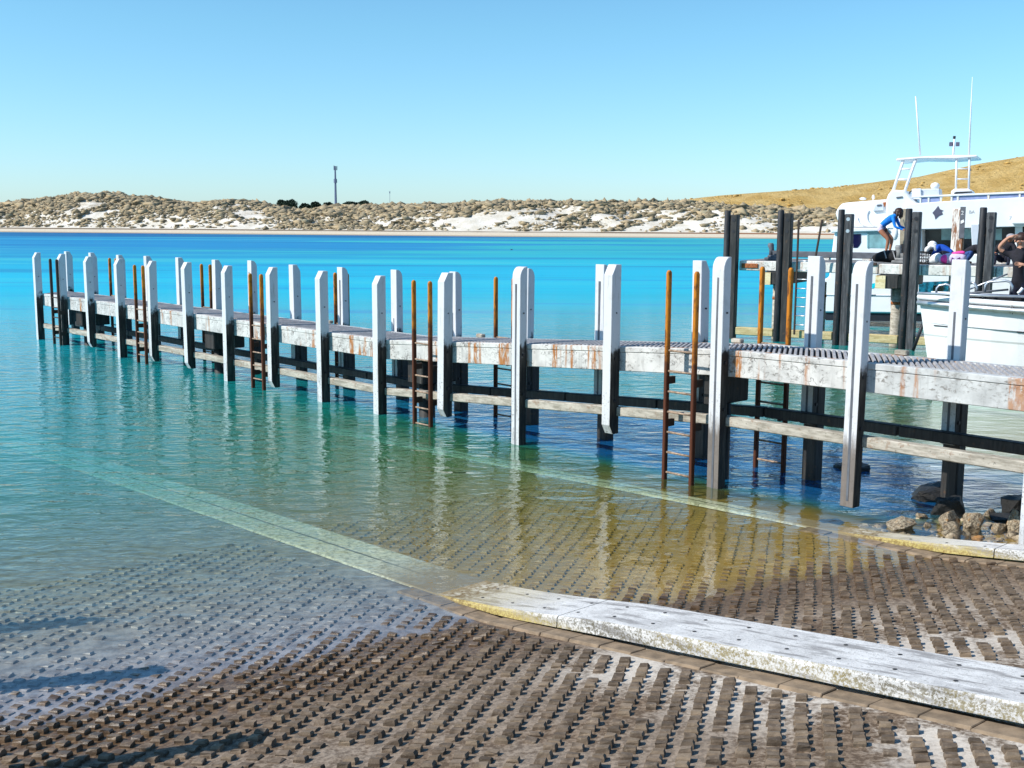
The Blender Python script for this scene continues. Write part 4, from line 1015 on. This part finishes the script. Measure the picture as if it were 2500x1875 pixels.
    for t in (1.0, 3.0):
        f = tb('top_leg', [(2207, 387), (2180.5, 466)], .05, t); f2 = tb('top_leg', [(2237, 386), (2209, 467)], .05, t)
        tb('leg_brace', [(2198, 413), (2228, 412)], .035, t); tb('leg_brace', [(2190, 438), (2219, 438)], .035, t)
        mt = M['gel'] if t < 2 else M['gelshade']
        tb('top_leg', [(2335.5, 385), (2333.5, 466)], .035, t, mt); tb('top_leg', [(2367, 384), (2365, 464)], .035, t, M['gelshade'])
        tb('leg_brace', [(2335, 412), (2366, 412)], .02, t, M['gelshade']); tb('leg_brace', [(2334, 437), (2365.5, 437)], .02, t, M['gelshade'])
    def taper(name, a, b, r0, r1, t, mat=M['gel']):
        A, Bq = bp(*a, t), bp(*b, t); mb = MB(); mb.tube([(A[0], t, A[1]), (Bq[0], t, Bq[1])], [r0, r1], 8); return mb.build(name, mat, B, 0, True)
    taper('whip_antenna', (2246.5, 379), (2235.5, 235), .032, .02, 1.5); taper('whip_antenna', (2365.5, 379), (2374, 188), .036, .008, 1.5)
    m_ = taper('light_mast', (2327, 381), (2330, 338), .04, .03, 2.0)
    mb = MB(); q = bp(2330, 335, 2.0); mb.tube([(q[0], 2.0, q[1] - .05), (q[0], 2.0, q[1] + .04)], .045, 8); mb.build('lamp', M['boot'], m_)
    for x in (2322, 2338):
        q = bp(x, 352, 2.0); mb = MB(); mb.box(q[0] - .06, q[0] + .06, 1.95, 2.05, q[1] - .07, q[1] + .07); mb.build('lamp', M['slate'], m_, .01)
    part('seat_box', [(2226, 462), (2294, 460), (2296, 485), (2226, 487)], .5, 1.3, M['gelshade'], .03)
    part('seat_end', [(2226, 461), (2249, 460), (2249, 487), (2226, 487)], .42, .49, M['gel'], .02)
    q = bp(2283, 454, .9); mb = MB(); mb.ball((q[0], .9, q[1]), .15, .15, .12, 12, 8); mb.build('radar_dome', M['gel'], B, 0, True)
    q = [bp(x, y, .7) for x, y in ((2219, 478), (2222, 468), (2232, 463), (2247, 460))]; mb = MB(); mb.tube([(a, .7, b) for a, b in q], .025, 8); mb.build('grab_rail', M['boot'], B, 0, True)
    part('helm_box', [(2322, 466), (2330, 461), (2366, 460.5), (2377, 470), (2377, 478), (2322, 480)], .5, 1.4, M['gel'], .03)
    part('helm_screen', [(2329, 471), (2334, 468.5), (2372, 467), (2374, 470), (2330, 473.5)], .47, .495, M['boot'], 0)
    q = bp(2132, 483, 1.0); mb = MB(); mb.ball((q[0], 1.0, q[1] + .02), .05, .05, .09, 8, 6); mb.ball((q[0] - .35, 1.0, q[1] - .03), .12, .08, .05, 8, 6); mb.build('deck_fitting', M['gel'], B, 0, True)
    # white fender hanging at the side
    q = bp(2186, 571, -.3); f = thing('boat_fender', 'white inflatable fender hanging beside the bent over woman', 'fender', BB.world(q[0], -.35, q[1]), 0)
    mb = MB(); mb.ball((0, 0, 0), .105, .105, .22, 12, 8); mb.build('bladder', M['gel'], f, 0, True)
    mb = MB(); mb.tube([(0, 0, .2), (0, .12, .75)], .012, 6); mb.build('rope', M['steelgrey'], f)
build_charter()

# ---------------------------------------------------------------- small white boat
SB = Frame((8.2, 22.4), (.835, -.55))
def sp(x, y, t=0): return SB.px(x, y, t)
def build_skiff():
    B = thing('work_boat', 'white aluminium work boat with grey rubbing strip nosed in behind the jetty', 'boat', SB.P, SB.rot)
    # plan stations along the hull: x, half width
    hb = 1.15; Ls = 7.5
    s0 = sp(2243, 728, hb * .55)[0]; ztop0 = sp(2400, 731)[1]
    st = np.linspace(0, 1, 16); rows = []; rowsd = []
    sh = lambda s: ztop0 - .02 * s
    for q in st:
        s = s0 + q * Ls
        wtop = hb * (.45 + .55 * (1 - (1 - min(1, q * 3)) ** 2))
        mid = hb; rk = .26 * (1 - q)
        zt = sh(q * Ls)
        # section: keel, chine, topside, gunwale  (both sides)
        kx = s + .34 * max(0, 1 - q * 5); cx = s + .13 * max(0, 1 - q * 5)
        wc = wtop * .86
        rows.append([(kx, mid, -.35), (kx, mid - wc * .75, .05 if q < .1 else -.1), (cx, mid - wc, zt * .62 - .02), (cx, mid - wc - .02, zt * .62 + .02), (s, mid - wtop, zt), (s, mid + wtop, zt), (cx, mid + wc, zt * .62), (kx, mid + wc * .75, -.1)])
    mb = MB(); n = 8
    for r in rows: mb.v += r
    for i in range(len(rows) - 1):
        for q in range(n):
            if q == 4: continue
            a = (q + 1) % n; mb.f.append((i * n + q, i * n + a, (i + 1) * n + a, (i + 1) * n + q)); mb.m.append(0)
    mb.f.append(tuple(range(n))); mb.m.append(0)
    mb.build('hull', M['gel'], B)
    # deck inside
    mb = MB(); d = [(r[4][0] + .05, r[4][1] + .05, r[4][2] - .55) for r in rows] + [(r[5][0] + .05, r[5][1] - .05, r[5][2] - .55) for r in rows][::-1]
    mb.add(d, [tuple(range(len(d)))]); mb.build('deck', M['steelgrey'], B)
    for side in (4, 5): MB().tube([(r[side][0], r[side][1], r[side][2] - .035) for r in rows], .06, 8).build('gunwale', M['gel'], B, 0, True)
    mb = MB(); mb.tube([(r[4][0], r[4][1] - .03, r[4][2] - .15) for r in rows], .055, 8); mb.build('rubbing_strip', M['galv'], B, 0, True)
    ra = lambda q, z: (np.interp(q, st, [r[4][0] for r in rows]), np.interp(q, st, [r[4][1] for r in rows]), z)
    mb = MB()
    for x, y, x2, y2 in ((2266, 799, 2303, 801), (2481, 811, 2520, 812.5)):
        a, b = sp(x, y, .05), sp(x2, y2, .05)
        for (sx, z) in ((a),): pass
        q0 = (a[0] - s0) / Ls; q1 = (b[0] - s0) / Ls
        A = ra(q0, a[1]); Bq = ra(q1, b[1]); ya = A[1] + .10; yb = Bq[1] + .10
        mb.beam((a[0], ya, a[1]), (b[0], yb, b[1]), .05, .02)
    mb.build('vent_slot', M['boot'], B)
    def tb(name, pts, r, mat):
        mb = MB(); mb.tube(pts, r, 8); return mb.build(name, mat, B, 0, True)
    P = lambda x, y, t: (sp(x, y, t)[0], t, sp(x, y, t)[1])
    # grab hoops, side rail
    for x0, x1, yt, yb, t in ((2285, 2322, 695, 721, .9), (2352, 2384, 691, 712, .7), (2404, 2470, 687, 712, .55)):
        a, b = P(x0, yb, t), P(x1, yb, t); zt = P(x0, yt, t)[2]; zt2 = P(x1, yt - 1, t)[2]
        tb('grab_hoop', [a, (a[0] + .01, t, zt - .07), (a[0] + .06, t, zt - .01), (a[0] + .14, t, zt), (b[0] - .12, t, zt2), (b[0] - .04, t, zt2 - .02), (b[0], t, zt2 - .1), b], .024, M['galv'])
    tb('side_rail', [P(2240, 716, .25), P(2366, 720, .15), P(2560, 726, .1)], .028, M['galv'])
    for x in (2400, 2475): tb('rail_stub', [P(x, 722, .15), P(x, 735, .15)], .02, M['boot'])
    tb('boat_hook', [P(2362, 708, .8), P(2460, 669, 1.0)], .018, M['galv'])
    tb('boat_hook', [P(2362, 716, .6), P(2462, 707, .8)], .02, M['steelgrey'])
    mb = MB(); q = P(2350, 714, .9); mb.box(q[0] - .3, q[0] + 1.4, .75, 1.2, q[2] - .35, q[2] - .02); mb.build('locker', M['black'], B, .03)
    mb = MB(); q = P(2290, 722, 1.1); mb.box(q[0], q[0] + .8, .95, 1.35, q[2] - .3, q[2] - .04); mb.build('fore_locker', M['steelgrey'], B, .03)
    tb('tie_rope', [P(2474, 738, .02), P(2468, 752, -.02), P(2466, 764, .0)], .012, M['oldtimber'])
    tb('tie_rope', [P(2474, 738, .02), P(2472, 755, -.02), P(2472, 767, .0)], .008, M['oldtimber'])
    tb('windscreen_stay', [P(2497, 703, .5), P(2490, 712, .5), P(2485, 716, .5)], .03, M['gel'])
    o = tb('bow_line', [P(2255, 786, .9), P(2243, 818, .9), P(2229, 856, .9)], .035, M['boot'])
    return B
build_skiff()

# ---------------------------------------------------------------- people
def seg_dist(p, a, b):
    ab = b - a; t = max(0, min(1, (p - a).dot(ab) / max(1e-9, ab.length_squared))); return (p - a - ab * t).length
def body(parent, J, bones, root, mats, name='body', sub=2):
    """J: joint -> (co, radius); bones: list of (a, b, material index). One continuous skinned surface."""
    names = list(J); idx = {q: i for i, q in enumerate(names)}
    me = bpy.data.meshes.new(name); me.from_pydata([J[q][0] for q in names], [(idx[a], idx[b]) for a, b, _ in bones], [])
    o = bpy.data.objects.new(name, me); C.objects.link(o)
    sk = o.modifiers.new('skin', 'SKIN'); sk.use_smooth_shade = True; sk.branch_smoothing = .3
    for i, q in enumerate(names):
        d = me.skin_vertices[0].data[i]; r = J[q][1]; d.radius = r if isinstance(r, tuple) else (r, r); d.use_root = (q == root)
    ss = o.modifiers.new('s', 'SUBSURF'); ss.levels = sub; ss.render_levels = sub
    bpy.context.view_layer.update()
    m2 = bpy.data.meshes.new_from_object(o.evaluated_get(bpy.context.evaluated_depsgraph_get()))
    bpy.data.objects.remove(o)
    for q in mats: m2.materials.append(q)
    rad = lambda q: (J[q][1] if not isinstance(J[q][1], tuple) else sum(J[q][1]) / 2)
    B = [(Vector(J[a][0]), Vector(J[b][0]), mi, (rad(a) + rad(b)) / 2) for a, b, mi in bones]
    for p in m2.polygons:
        c = p.center; p.material_index = min(B, key=lambda q: seg_dist(c, q[0], q[1]) - q[3])[2]; p.use_smooth = True
    ob = bpy.data.objects.new(name, m2); C.objects.link(ob); ob.parent = parent
    return ob
def hand(J, bones, wr, wco, d, side, mi, r=.011):
    """palm plus five unequal bent fingers"""
    d = Vector(d).normalized(); s = Vector(side).normalized(); n = d.cross(s)
    w0 = Vector(wco); J[wr + 'p'] = (tuple(w0 + d * .05), .030); bones.append((wr, wr + 'p', mi))
    for k, (off, ln) in enumerate(((-.030, .070), (-.010, .082), (.010, .078), (.028, .060))):
        a = w0 + d * .085 + s * off; b = a + d * ln * .5 - n * .008; c = b + d * ln * .5 - n * .022
        J[f'{wr}f{k}'] = (tuple(a), r); J[f'{wr}g{k}'] = (tuple(b), r * .9); J[f'{wr}h{k}'] = (tuple(c), r * .75)
        bones += [(wr + 'p', f'{wr}f{k}', mi), (f'{wr}f{k}', f'{wr}g{k}', mi), (f'{wr}g{k}', f'{wr}h{k}', mi)]
    a = w0 + d * .045 - s * .045; b = a + d * .045 - s * .018
    J[wr + 't'] = (tuple(a), r * 1.1); J[wr + 'u'] = (tuple(b), r * .85); bones += [(wr + 'p', wr + 't', mi), (wr + 't', wr + 'u', mi)]
def face(parent, c, r, fwd, skin):
    """nose, eyes, mouth and ears on a head of radius r looking along fwd"""
    f = Vector(fwd).normalized(); u = Vector((0, 0, 1)); s = f.cross(u).normalized(); u = s.cross(f); c = Vector(c)
    p = c + f * r * .95; MB().ball(p - u * r * .1, r * .16, r * .16, r * .25, 8, 6).build('nose', skin, parent, 0, True)
    for q in (-1, 1):
        MB().ball(c + s * q * r * .93 - u * r * .05, r * .14, r * .2, r * .28, 8, 6).build('ear', skin, parent, 0, True)
        MB().ball(c + f * r * .9 + s * q * r * .36 + u * r * .12, r * .10, r * .10, r * .07, 8, 5).build('eye', M['boot'], parent, 0, True)
    mb = MB(); mb.ball(c + f * r * .84 - u * r * .5, r * .3, r * .12, r * .06, 8, 5); mb.build('mouth', M['rustplate'], parent, 0, True)
def hair_cap(parent, c, r, mat, drop, fwd, seed=1, name='hair'):
    mb = MB(); rr = random.Random(seed); c = Vector(c); f = Vector(fwd).normalized()
    mb.ball(c - f * r * .14 + Vector((0, 0, r * .18)), r * 1.08, r * 1.08, r * 1.02, 14, 9, 0, .05, seed)
    for k in range(16):
        a = rr.uniform(0, 6.28); s0 = c + Vector((math.cos(a), math.sin(a), .2)) * r * .9 - f * r * .35
        mb.tube([s0, s0 + Vector((rr.uniform(-.03, .03), rr.uniform(-.03, .03), -drop * rr.uniform(.4, 1))) * 1.0], [r * .32, r * .12], 6)
    return mb.build(name, mat, parent, 0, True)

def build_woman():
    s = fp(2160, 600, 2.2)[0]; W = thing('person', 'woman in bright blue long sleeved swim top bent over on the service jetty', 'person', FJ.world(s, 2.2, FJZ), FJ.rot)
    def P(x, y, t=0): q = fp(x, y, 2.2); a = fp(x, y, 2.2); return (a[0] - s, t, a[1] - FJZ)
    J = {'pel': (P(2150, 551), (.135, .14)), 'wa': (P(2161, 543), (.115, .12)), 'ch': (P(2174, 534), (.125, .14)), 'nk0': (P(2184, 528), (.085, .1)), 'nk': (P(2190, 524), .05),
         'hd': (P(2196, 520), .095), 'hd2': (P(2198, 515), .07),
         'hl': (P(2147, 558, -.09), .105), 'kl': (P(2171, 584, -.11), .062), 'al': (P(2165, 614, -.1), .038), 'fl': (P(2176, 622, -.1), .03),
         'hr': (P(2149, 558, .09), .105), 'kr': (P(2176, 583, .12), .062), 'ar': (P(2170, 613, .1), .038), 'fr': (P(2181, 621, .1), .03),
         'sl': (P(2183, 533, -.15), .06), 'el': (P(2189, 554, -.2), .043), 'wl': (P(2206, 560, -.16), .030),
         'sr': (P(2185, 532, .14), .06), 'er': (P(2193, 553, .2), .043), 'wr': (P(2208, 557, .12), .030)}
    bones = [('pel', 'wa', 1), ('wa', 'ch', 1), ('ch', 'nk0', 1), ('nk0', 'nk', 0), ('nk', 'hd', 0), ('hd', 'hd2', 0), ('pel', 'hl', 2), ('hl', 'kl', 0), ('kl', 'al', 0), ('al', 'fl', 0),
             ('pel', 'hr', 2), ('hr', 'kr', 0), ('kr', 'ar', 0), ('ar', 'fr', 0), ('nk0', 'sl', 1), ('sl', 'el', 1), ('el', 'wl', 1), ('nk0', 'sr', 1), ('sr', 'er', 1), ('er', 'wr', 1)]
    hand(J, bones, 'wl', J['wl'][0], (.9, 0, -.3), (0, 1, 0), 0); hand(J, bones, 'wr', J['wr'][0], (.9, 0, -.2), (0, -1, 0), 0)
    body(W, J, bones, 'pel', [M['skin'], M['blueshirt'], M['lilac']])
    c = J['hd'][0]; hair_cap(W, c, .125, M['hair'], .28, (.8, 0, -.5)); face(W, c, .115, (.75, -.2, -.6), M['skin'])
build_woman()
def build_crouched(x0, y0, t, lab, shirt, legs, hat, seed, flip=1, skin='skin'):
    s, z = fp(x0, y0, t); W = thing('person', lab, 'person', FJ.world(s, t, FJZ), FJ.rot)
    k = flip
    J = {'pel': ((0.12 * k, 0, .22), (.15, .15)), 'wa': ((.02 * k, 0, .36), (.13, .14)), 'ch': ((-.14 * k, 0, .46), (.14, .15)), 'nk0': ((-.25 * k, 0, .50), (.09, .1)), 'nk': ((-.32 * k, 0, .50), .05), 'hd': ((-.42 * k, 0, .50), .09), 'hd2': ((-.49 * k, 0, .48), .07),
         'hl': ((.12 * k, -.1, .24), .1), 'kl': ((-.12 * k, -.22, .36), .07), 'al': ((.08 * k, -.2, .05), .045), 'fl': ((-.08 * k, -.2, .03), .035),
         'hr': ((.12 * k, .1, .24), .1), 'kr': ((-.1 * k, .22, .36), .07), 'ar': ((.1 * k, .2, .05), .045), 'fr': ((-.06 * k, .2, .03), .035),
         'sl': ((-.24 * k, -.17, .47), .065), 'el': ((-.34 * k, -.24, .26), .045), 'wl': ((-.46 * k, -.2, .12), .03),
         'sr': ((-.24 * k, .17, .47), .065), 'er': ((-.34 * k, .24, .26), .045), 'wr': ((-.46 * k, .2, .14), .03)}
    bones = [('pel', 'wa', 1), ('wa', 'ch', 1), ('ch', 'nk0', 1), ('nk0', 'nk', 0), ('nk', 'hd', 0), ('hd', 'hd2', 0), ('pel', 'hl', 2), ('hl', 'kl', 2), ('kl', 'al', 2), ('al', 'fl', 0), ('pel', 'hr', 2), ('hr', 'kr', 2), ('kr', 'ar', 2), ('ar', 'fr', 0),
             ('nk0', 'sl', 1), ('sl', 'el', 1), ('el', 'wl', 0), ('nk0', 'sr', 1), ('sr', 'er', 1), ('er', 'wr', 0)]
    hand(J, bones, 'wl', J['wl'][0], (-.5 * k, 0, -.6), (0, 1, 0), 0); hand(J, bones, 'wr', J['wr'][0], (-.5 * k, 0, -.6), (0, -1, 0), 0)
    body(W, J, bones, 'pel', [M[skin], M[shirt], M[legs]])
    c = (-.43 * k, 0, .5); hair_cap(W, c, .122, M[hat], .12, (-.7 * k, 0, -.5), seed, 'hat' if hat != 'hair' else 'hair')
    face(W, c, .112, (-.8 * k, 0, -.5), M[skin])
    return W
build_crouched(2312, 620, 1.3, 'crouching person in blue top and white hat behind the pink bag', 'navyshirt', 'jeans', 'whitecloth', 3)
build_crouched(2366, 620, 1.7, 'crouched person in black top and blue trousers right of the gauge pile', 'blackshirt', 'bluejeans', 'hair', 5, -1)

def build_man():
    # stands in the work boat, shading his eyes with his right arm
    x0 = 2492; T = .95
    s, zt = sp(x0, 572, T); zf = 1.35
    W = thing('person', 'man in black t-shirt shading his eyes with one arm at the right edge', 'person', SB.world(s, T, zf - .15), SB.rot)
    z0 = zf - .15
    def P(x, y, t=0): q = sp(x, y, T); return (q[0] - s, t, q[1] - z0)
    leg = z0
    J = {'pel': (P(2486, 693), (.165, .12)), 'wa': (P(2486, 672), (.165, .115)), 'ch': (P(2488, 640), (.19, .125)), 'nk0': (P(2490, 618), (.11, .09)), 'nk': (P(2492, 606), .062), 'hd': (P(2493, 592), .098), 'hd2': (P(2493, 582), .085),
         'hl': (P(2476, 700), .10), 'kl': ((P(2476, 700)[0] - .02, .02, .48), .07), 'al': ((P(2476, 700)[0] - .02, 0, .08), .05), 'fl': ((P(2476, 700)[0] - .05, -.16, .04), .04),
         'hr': (P(2500, 700), .10), 'kr': ((P(2500, 700)[0] + .03, .02, .48), .07), 'ar': ((P(2500, 700)[0] + .03, 0, .08), .05), 'fr': ((P(2500, 700)[0] + .05, -.16, .04), .04),
         'sl': (P(2466, 620), .08), 'ul': (P(2452, 616, -.04), .066), 'el': (P(2442, 603, -.1), .046), 'fo': (P(2456, 589, -.16), .042), 'wl': (P(2469, 578, -.19), .030),
         'sr': (P(2514, 622), .08), 'ur': (P(2522, 640, -.04), .066), 'er': (P(2524, 658, -.12), .046), 'wr': (P(2504, 645, -.22), .032)}
    bones = [('pel', 'wa', 1), ('wa', 'ch', 1), ('ch', 'nk0', 1), ('nk0', 'nk', 0), ('nk', 'hd', 0), ('hd', 'hd2', 0), ('pel', 'hl', 2), ('hl', 'kl', 2), ('kl', 'al', 2), ('al', 'fl', 2), ('pel', 'hr', 2), ('hr', 'kr', 2), ('kr', 'ar', 2), ('ar', 'fr', 2),
             ('nk0', 'sl', 1), ('sl', 'ul', 1), ('ul', 'el', 0), ('el', 'fo', 0), ('fo', 'wl', 0), ('nk0', 'sr', 1), ('sr', 'ur', 1), ('ur', 'er', 0), ('er', 'wr', 0)]
    hand(J, bones, 'wl', J['wl'][0], (1, -.15, .08), (0, -.5, 1), 0); hand(J, bones, 'wr', J['wr'][0], (-1, -.1, .1), (0, 0, 1), 0)
    body(W, J, bones, 'pel', [M['skinlight'], M['blackshirt'], M['jeans']])
    c = P(2493, 588); hair_cap(W, (c[0], .03, c[2] + .02), .122, M['hair'], .06, (0, -1, -.3), 8); face(W, (c[0], 0, c[2]), .116, (0, -1, 0), M['skinlight'])
build_man()
def build_capman():
    T = 1.6; s, z = fp(2452, 600, T); W = thing('person', 'person in black with a grey cap sitting on the jetty behind the saluting man', 'person', FJ.world(s, T, FJZ), FJ.rot)
    J = {'pel': ((0, 0, .14), (.16, .15)), 'wa': ((.0, -.01, .3), (.14, .12)), 'ch': ((.03, -.03, .46), (.17, .13)), 'nk0': ((.08, -.05, .60), (.1, .09)), 'nk': ((.12, -.07, .65), .05), 'hd': ((.17, -.09, .74), .09), 'hd2': ((.18, -.09, .8), .08),
         'hl': ((-.08, -.06, .14), .1), 'kl': ((-.16, -.42, .3), .07), 'al': ((-.16, -.45, .06), .045), 'fl': ((-.16, -.6, .04), .04), 'hr': ((.1, -.06, .14), .1), 'kr': ((.2, -.42, .3), .07), 'ar': ((.2, -.45, .06), .045), 'fr': ((.2, -.6, .04), .04),
         'sl': ((-.14, -.03, .55), .075), 'el': ((-.24, -.12, .33), .05), 'wl': ((-.14, -.34, .32), .032), 'sr': ((.26, -.06, .55), .075), 'er': ((.33, -.16, .33), .05), 'wr': ((.2, -.36, .33), .032)}
    bones = [('pel', 'wa', 1), ('wa', 'ch', 1), ('ch', 'nk0', 1), ('nk0', 'nk', 0), ('nk', 'hd', 0), ('hd', 'hd2', 0), ('pel', 'hl', 2), ('hl', 'kl', 2), ('kl', 'al', 2), ('al', 'fl', 2), ('pel', 'hr', 2), ('hr', 'kr', 2), ('kr', 'ar', 2), ('ar', 'fr', 2),
             ('nk0', 'sl', 1), ('sl', 'el', 1), ('el', 'wl', 0), ('nk0', 'sr', 1), ('sr', 'er', 1), ('er', 'wr', 0)]
    hand(J, bones, 'wl', J['wl'][0], (0, -1, 0), (1, 0, 0), 0); hand(J, bones, 'wr', J['wr'][0], (0, -1, 0), (-1, 0, 0), 0)
    body(W, J, bones, 'pel', [M['skin'], M['blackshirt'], M['jeans']])
    c = (.17, -.09, .76); face(W, c, .112, (.2, -1, 0), M['skin']); mb = MB(); mb.ball((.17, -.08, .80), .125, .13, .09, 14, 8)
    mb.ball((.14, -.2, .79), .09, .1, .02, 12, 6); mb.build('cap', M['greycap'], W, 0, True)
build_capman()

# ---------------------------------------------------------------- luggage on the far jetty
def soft(name, pts, r, mat, parent, n=12):
    mb = MB(); mb.tube(pts, r, n); o = mb.build(name, mat, parent, 0, True); o.modifiers.new('s', 'SUBSURF').render_levels = 1; return o
def build_luggage():
    t = .95
    def Q(x): return fp(x, 620, t)[0]
    b = jthing('duffel_bag', 'long black duffel bag with pale straps at the bent over woman\'s feet', 'bag', 2166, t)
    o = Q(2166); L = lambda x: Q(x) - o
    soft('bag_body', [(L(2132), 0, .09), (L(2136), 0, .12), (L(2148), 0, .17), (L(2165), 0, .20), (L(2184), 0, .20), (L(2197), 0, .15), (L(2201), 0, .12)], [.06, .11, .15, .19, .20, .16, .09], M['black'], b)
    for x in (2163, 2184):
        mb = MB(); mb.beam((L(x), -.20, .37), (L(x + 7), -.215, .14), .03, .012, 0, (0, 1, 0)); mb.build('strap', M['greycap'], b)
    b = jthing('backpack', 'black backpack slumped against the back of the duffel bag', 'bag', 2203, 1.5)
    soft('bag_body', [(-.02, 0, 0), (0, 0, .12), (.02, 0, .32), (.04, 0, .50), (.05, 0, .56)], [.17, .2, .19, .14, .06], M['black'], b)
    mb = MB(); mb.tube([(-.1, -.17, .5), (-.16, -.22, .3), (-.12, -.2, .1)], .02, 6); mb.build('strap', M['steelgrey'], b)
    # milk crate
    c = jthing('milk_crate', 'black lattice milk crate between the fourth pile and the white bag', 'crate', 2257, .85); mb = MB()
    wd, h = .15, .36
    for q in (-1, 1):
        mb.box(-wd, wd, q * wd - .008, q * wd + .008, 0, .05); mb.box(-wd, wd, q * wd - .008, q * wd + .008, h - .04, h)
        mb.box(q * wd - .008, q * wd + .008, -wd, wd, 0, .05); mb.box(q * wd - .008, q * wd + .008, -wd, wd, h - .04, h)
        for k in range(6):
            x = -wd + wd * 2 * k / 5; mb.box(x - .012, x + .012, q * wd - .007, q * wd + .007, 0, h)
        for zz in (.13, .22): mb.box(-wd, wd, q * wd - .0065, q * wd + .0065, zz, zz + .025)
    mb.build('lattice', M['blackplastic'], c)
    mb = MB(); mb.box(-wd + .01, wd - .01, -wd + .01, wd - .01, .005, .02); mb.build('base', M['blackplastic'], c)
    mb = MB()
    for k, (x, z, w_, hh) in enumerate(((-.06, .25, .05, .05), (.02, .26, .06, .04), (.0, .19, .09, .03), (.01, .10, .08, .035), (.03, .05, .06, .03))): mb.box(x - w_ / 2, x + w_ / 2, -wd - .0125, -wd - .009, z, z + hh)
    mb.build('pale_print', M['greycap'], c)
    b = jthing('beach_bag', 'crumpled white cloth bag lying left of the pink bag', 'bag', 2283, .8)
    soft('bag_body', [(-.24, 0, .02), (-.16, 0, .07), (0, 0, .15), (.13, 0, .2), (.2, 0, .15)], [.03, .07, .15, .17, .08], M['whitecloth'], b)
    mb = MB(); mb.tube([(-.26, .1, .28), (-.24, .1, .42), (-.14, .1, .52), (-.03, .1, .5), (.0, .1, .38)], [.05, .07, .06, .04, .03], 8); mb.build('handle', M['whitecloth'], b, 0, True)
    b = jthing('tote_bag', 'bright pink and white tote bag with dark purple panel', 'bag', 2326, .75)
    soft('bag_body', [(-.36, 0, .08), (-.3, 0, .13), (-.12, 0, .17), (.1, 0, .19), (.3, 0, .19), (.37, 0, .14)], [.06, .13, .17, .18, .17, .1], M['lilac'], b)
    soft('pink_panel', [(-.30, -.06, .12), (-.22, -.06, .15), (-.13, -.06, .16), (-.08, -.06, .15)], [.06, .14, .15, .08], M['pink'], b)
    soft('pink_panel', [(-.02, -.08, .32), (.14, -.08, .33), (.3, -.08, .37), (.36, -.08, .33)], [.03, .045, .05, .03], M['pink'], b)
    mb = MB(); mb.prism([(.0, .06), (.03, .22), (.13, .15), (.25, .23), (.28, .06)], -.20, -.185); mb.build('dark_panel', M['purple'], b, .01)
build_luggage()

# ---------------------------------------------------------------- posts of the neighbouring jetty (left, mostly outside the frame)
def build_left_posts():
    ta = math.tan(R(SUN_EL)); h = Vector((sdir.x, sdir.y, 0)).normalized()
    for i, (tip, Ld) in enumerate((((-1.72, 7.0, .25), 2.75), ((-2.85, 8.63, 0), 2.6), ((-3.92, 9.89, 0), 2.45))):
        p = Vector(tip) + h * Ld; top = tip[2] + Ld * ta
        o = thing('mooring_post', ['white mooring post whose shadow falls across the dry ramp at bottom left', 'white mooring post whose shadow lies on the water just above the wet edge', 'white mooring post whose short shadow lies furthest out on the water at left'][i], 'post', (p.x, p.y, 0), JF.rot, 'mooring posts beside the ramp')
        mb = MB(); mb.box(-.09, .09, -.1, .1, -.8, top - .1); mb.prism([(-.1, top - .1), (.1, top - .1), (.1, top), (0, top)], -.09, .09, 0); mb.build('shaft', M['post'], o, .01)
        mb = MB(); mb.tube([(.08, 0, 1.0), (.105, 0, 1.0)], .025, 8); mb.build('bolt', M['bolt'], o)
build_left_posts()
# a sea bird low over the bay
def build_bird():
    Yd = 75.; X = (1247 - 1250) / FPX * Yd; z = HC + (540 - 609) / FPX * Yd
    o = thing('sea_bird', 'small dark sea bird flying low over the turquoise bay', 'bird', (X, Yd, z), .6)
    o.scale = (.42, .42, .42)
    mb = MB(); mb.tube([(-.2, 0, .0), (-.08, 0, .01), (.1, 0, .02), (.2, 0, .03), (.27, 0, .02)], [.015, .05, .06, .04, .01], 8)
    for q in (-1, 1): mb.add([(-.06, q * .03, .03), (.1, q * .03, .03), (.05, q * .28, .16), (-.04, q * .28, .15), (-.12, q * .55, .09)], [(0, 1, 2, 3), (3, 2, 4)])
    mb.build('body', M['slate'], o)
build_bird()
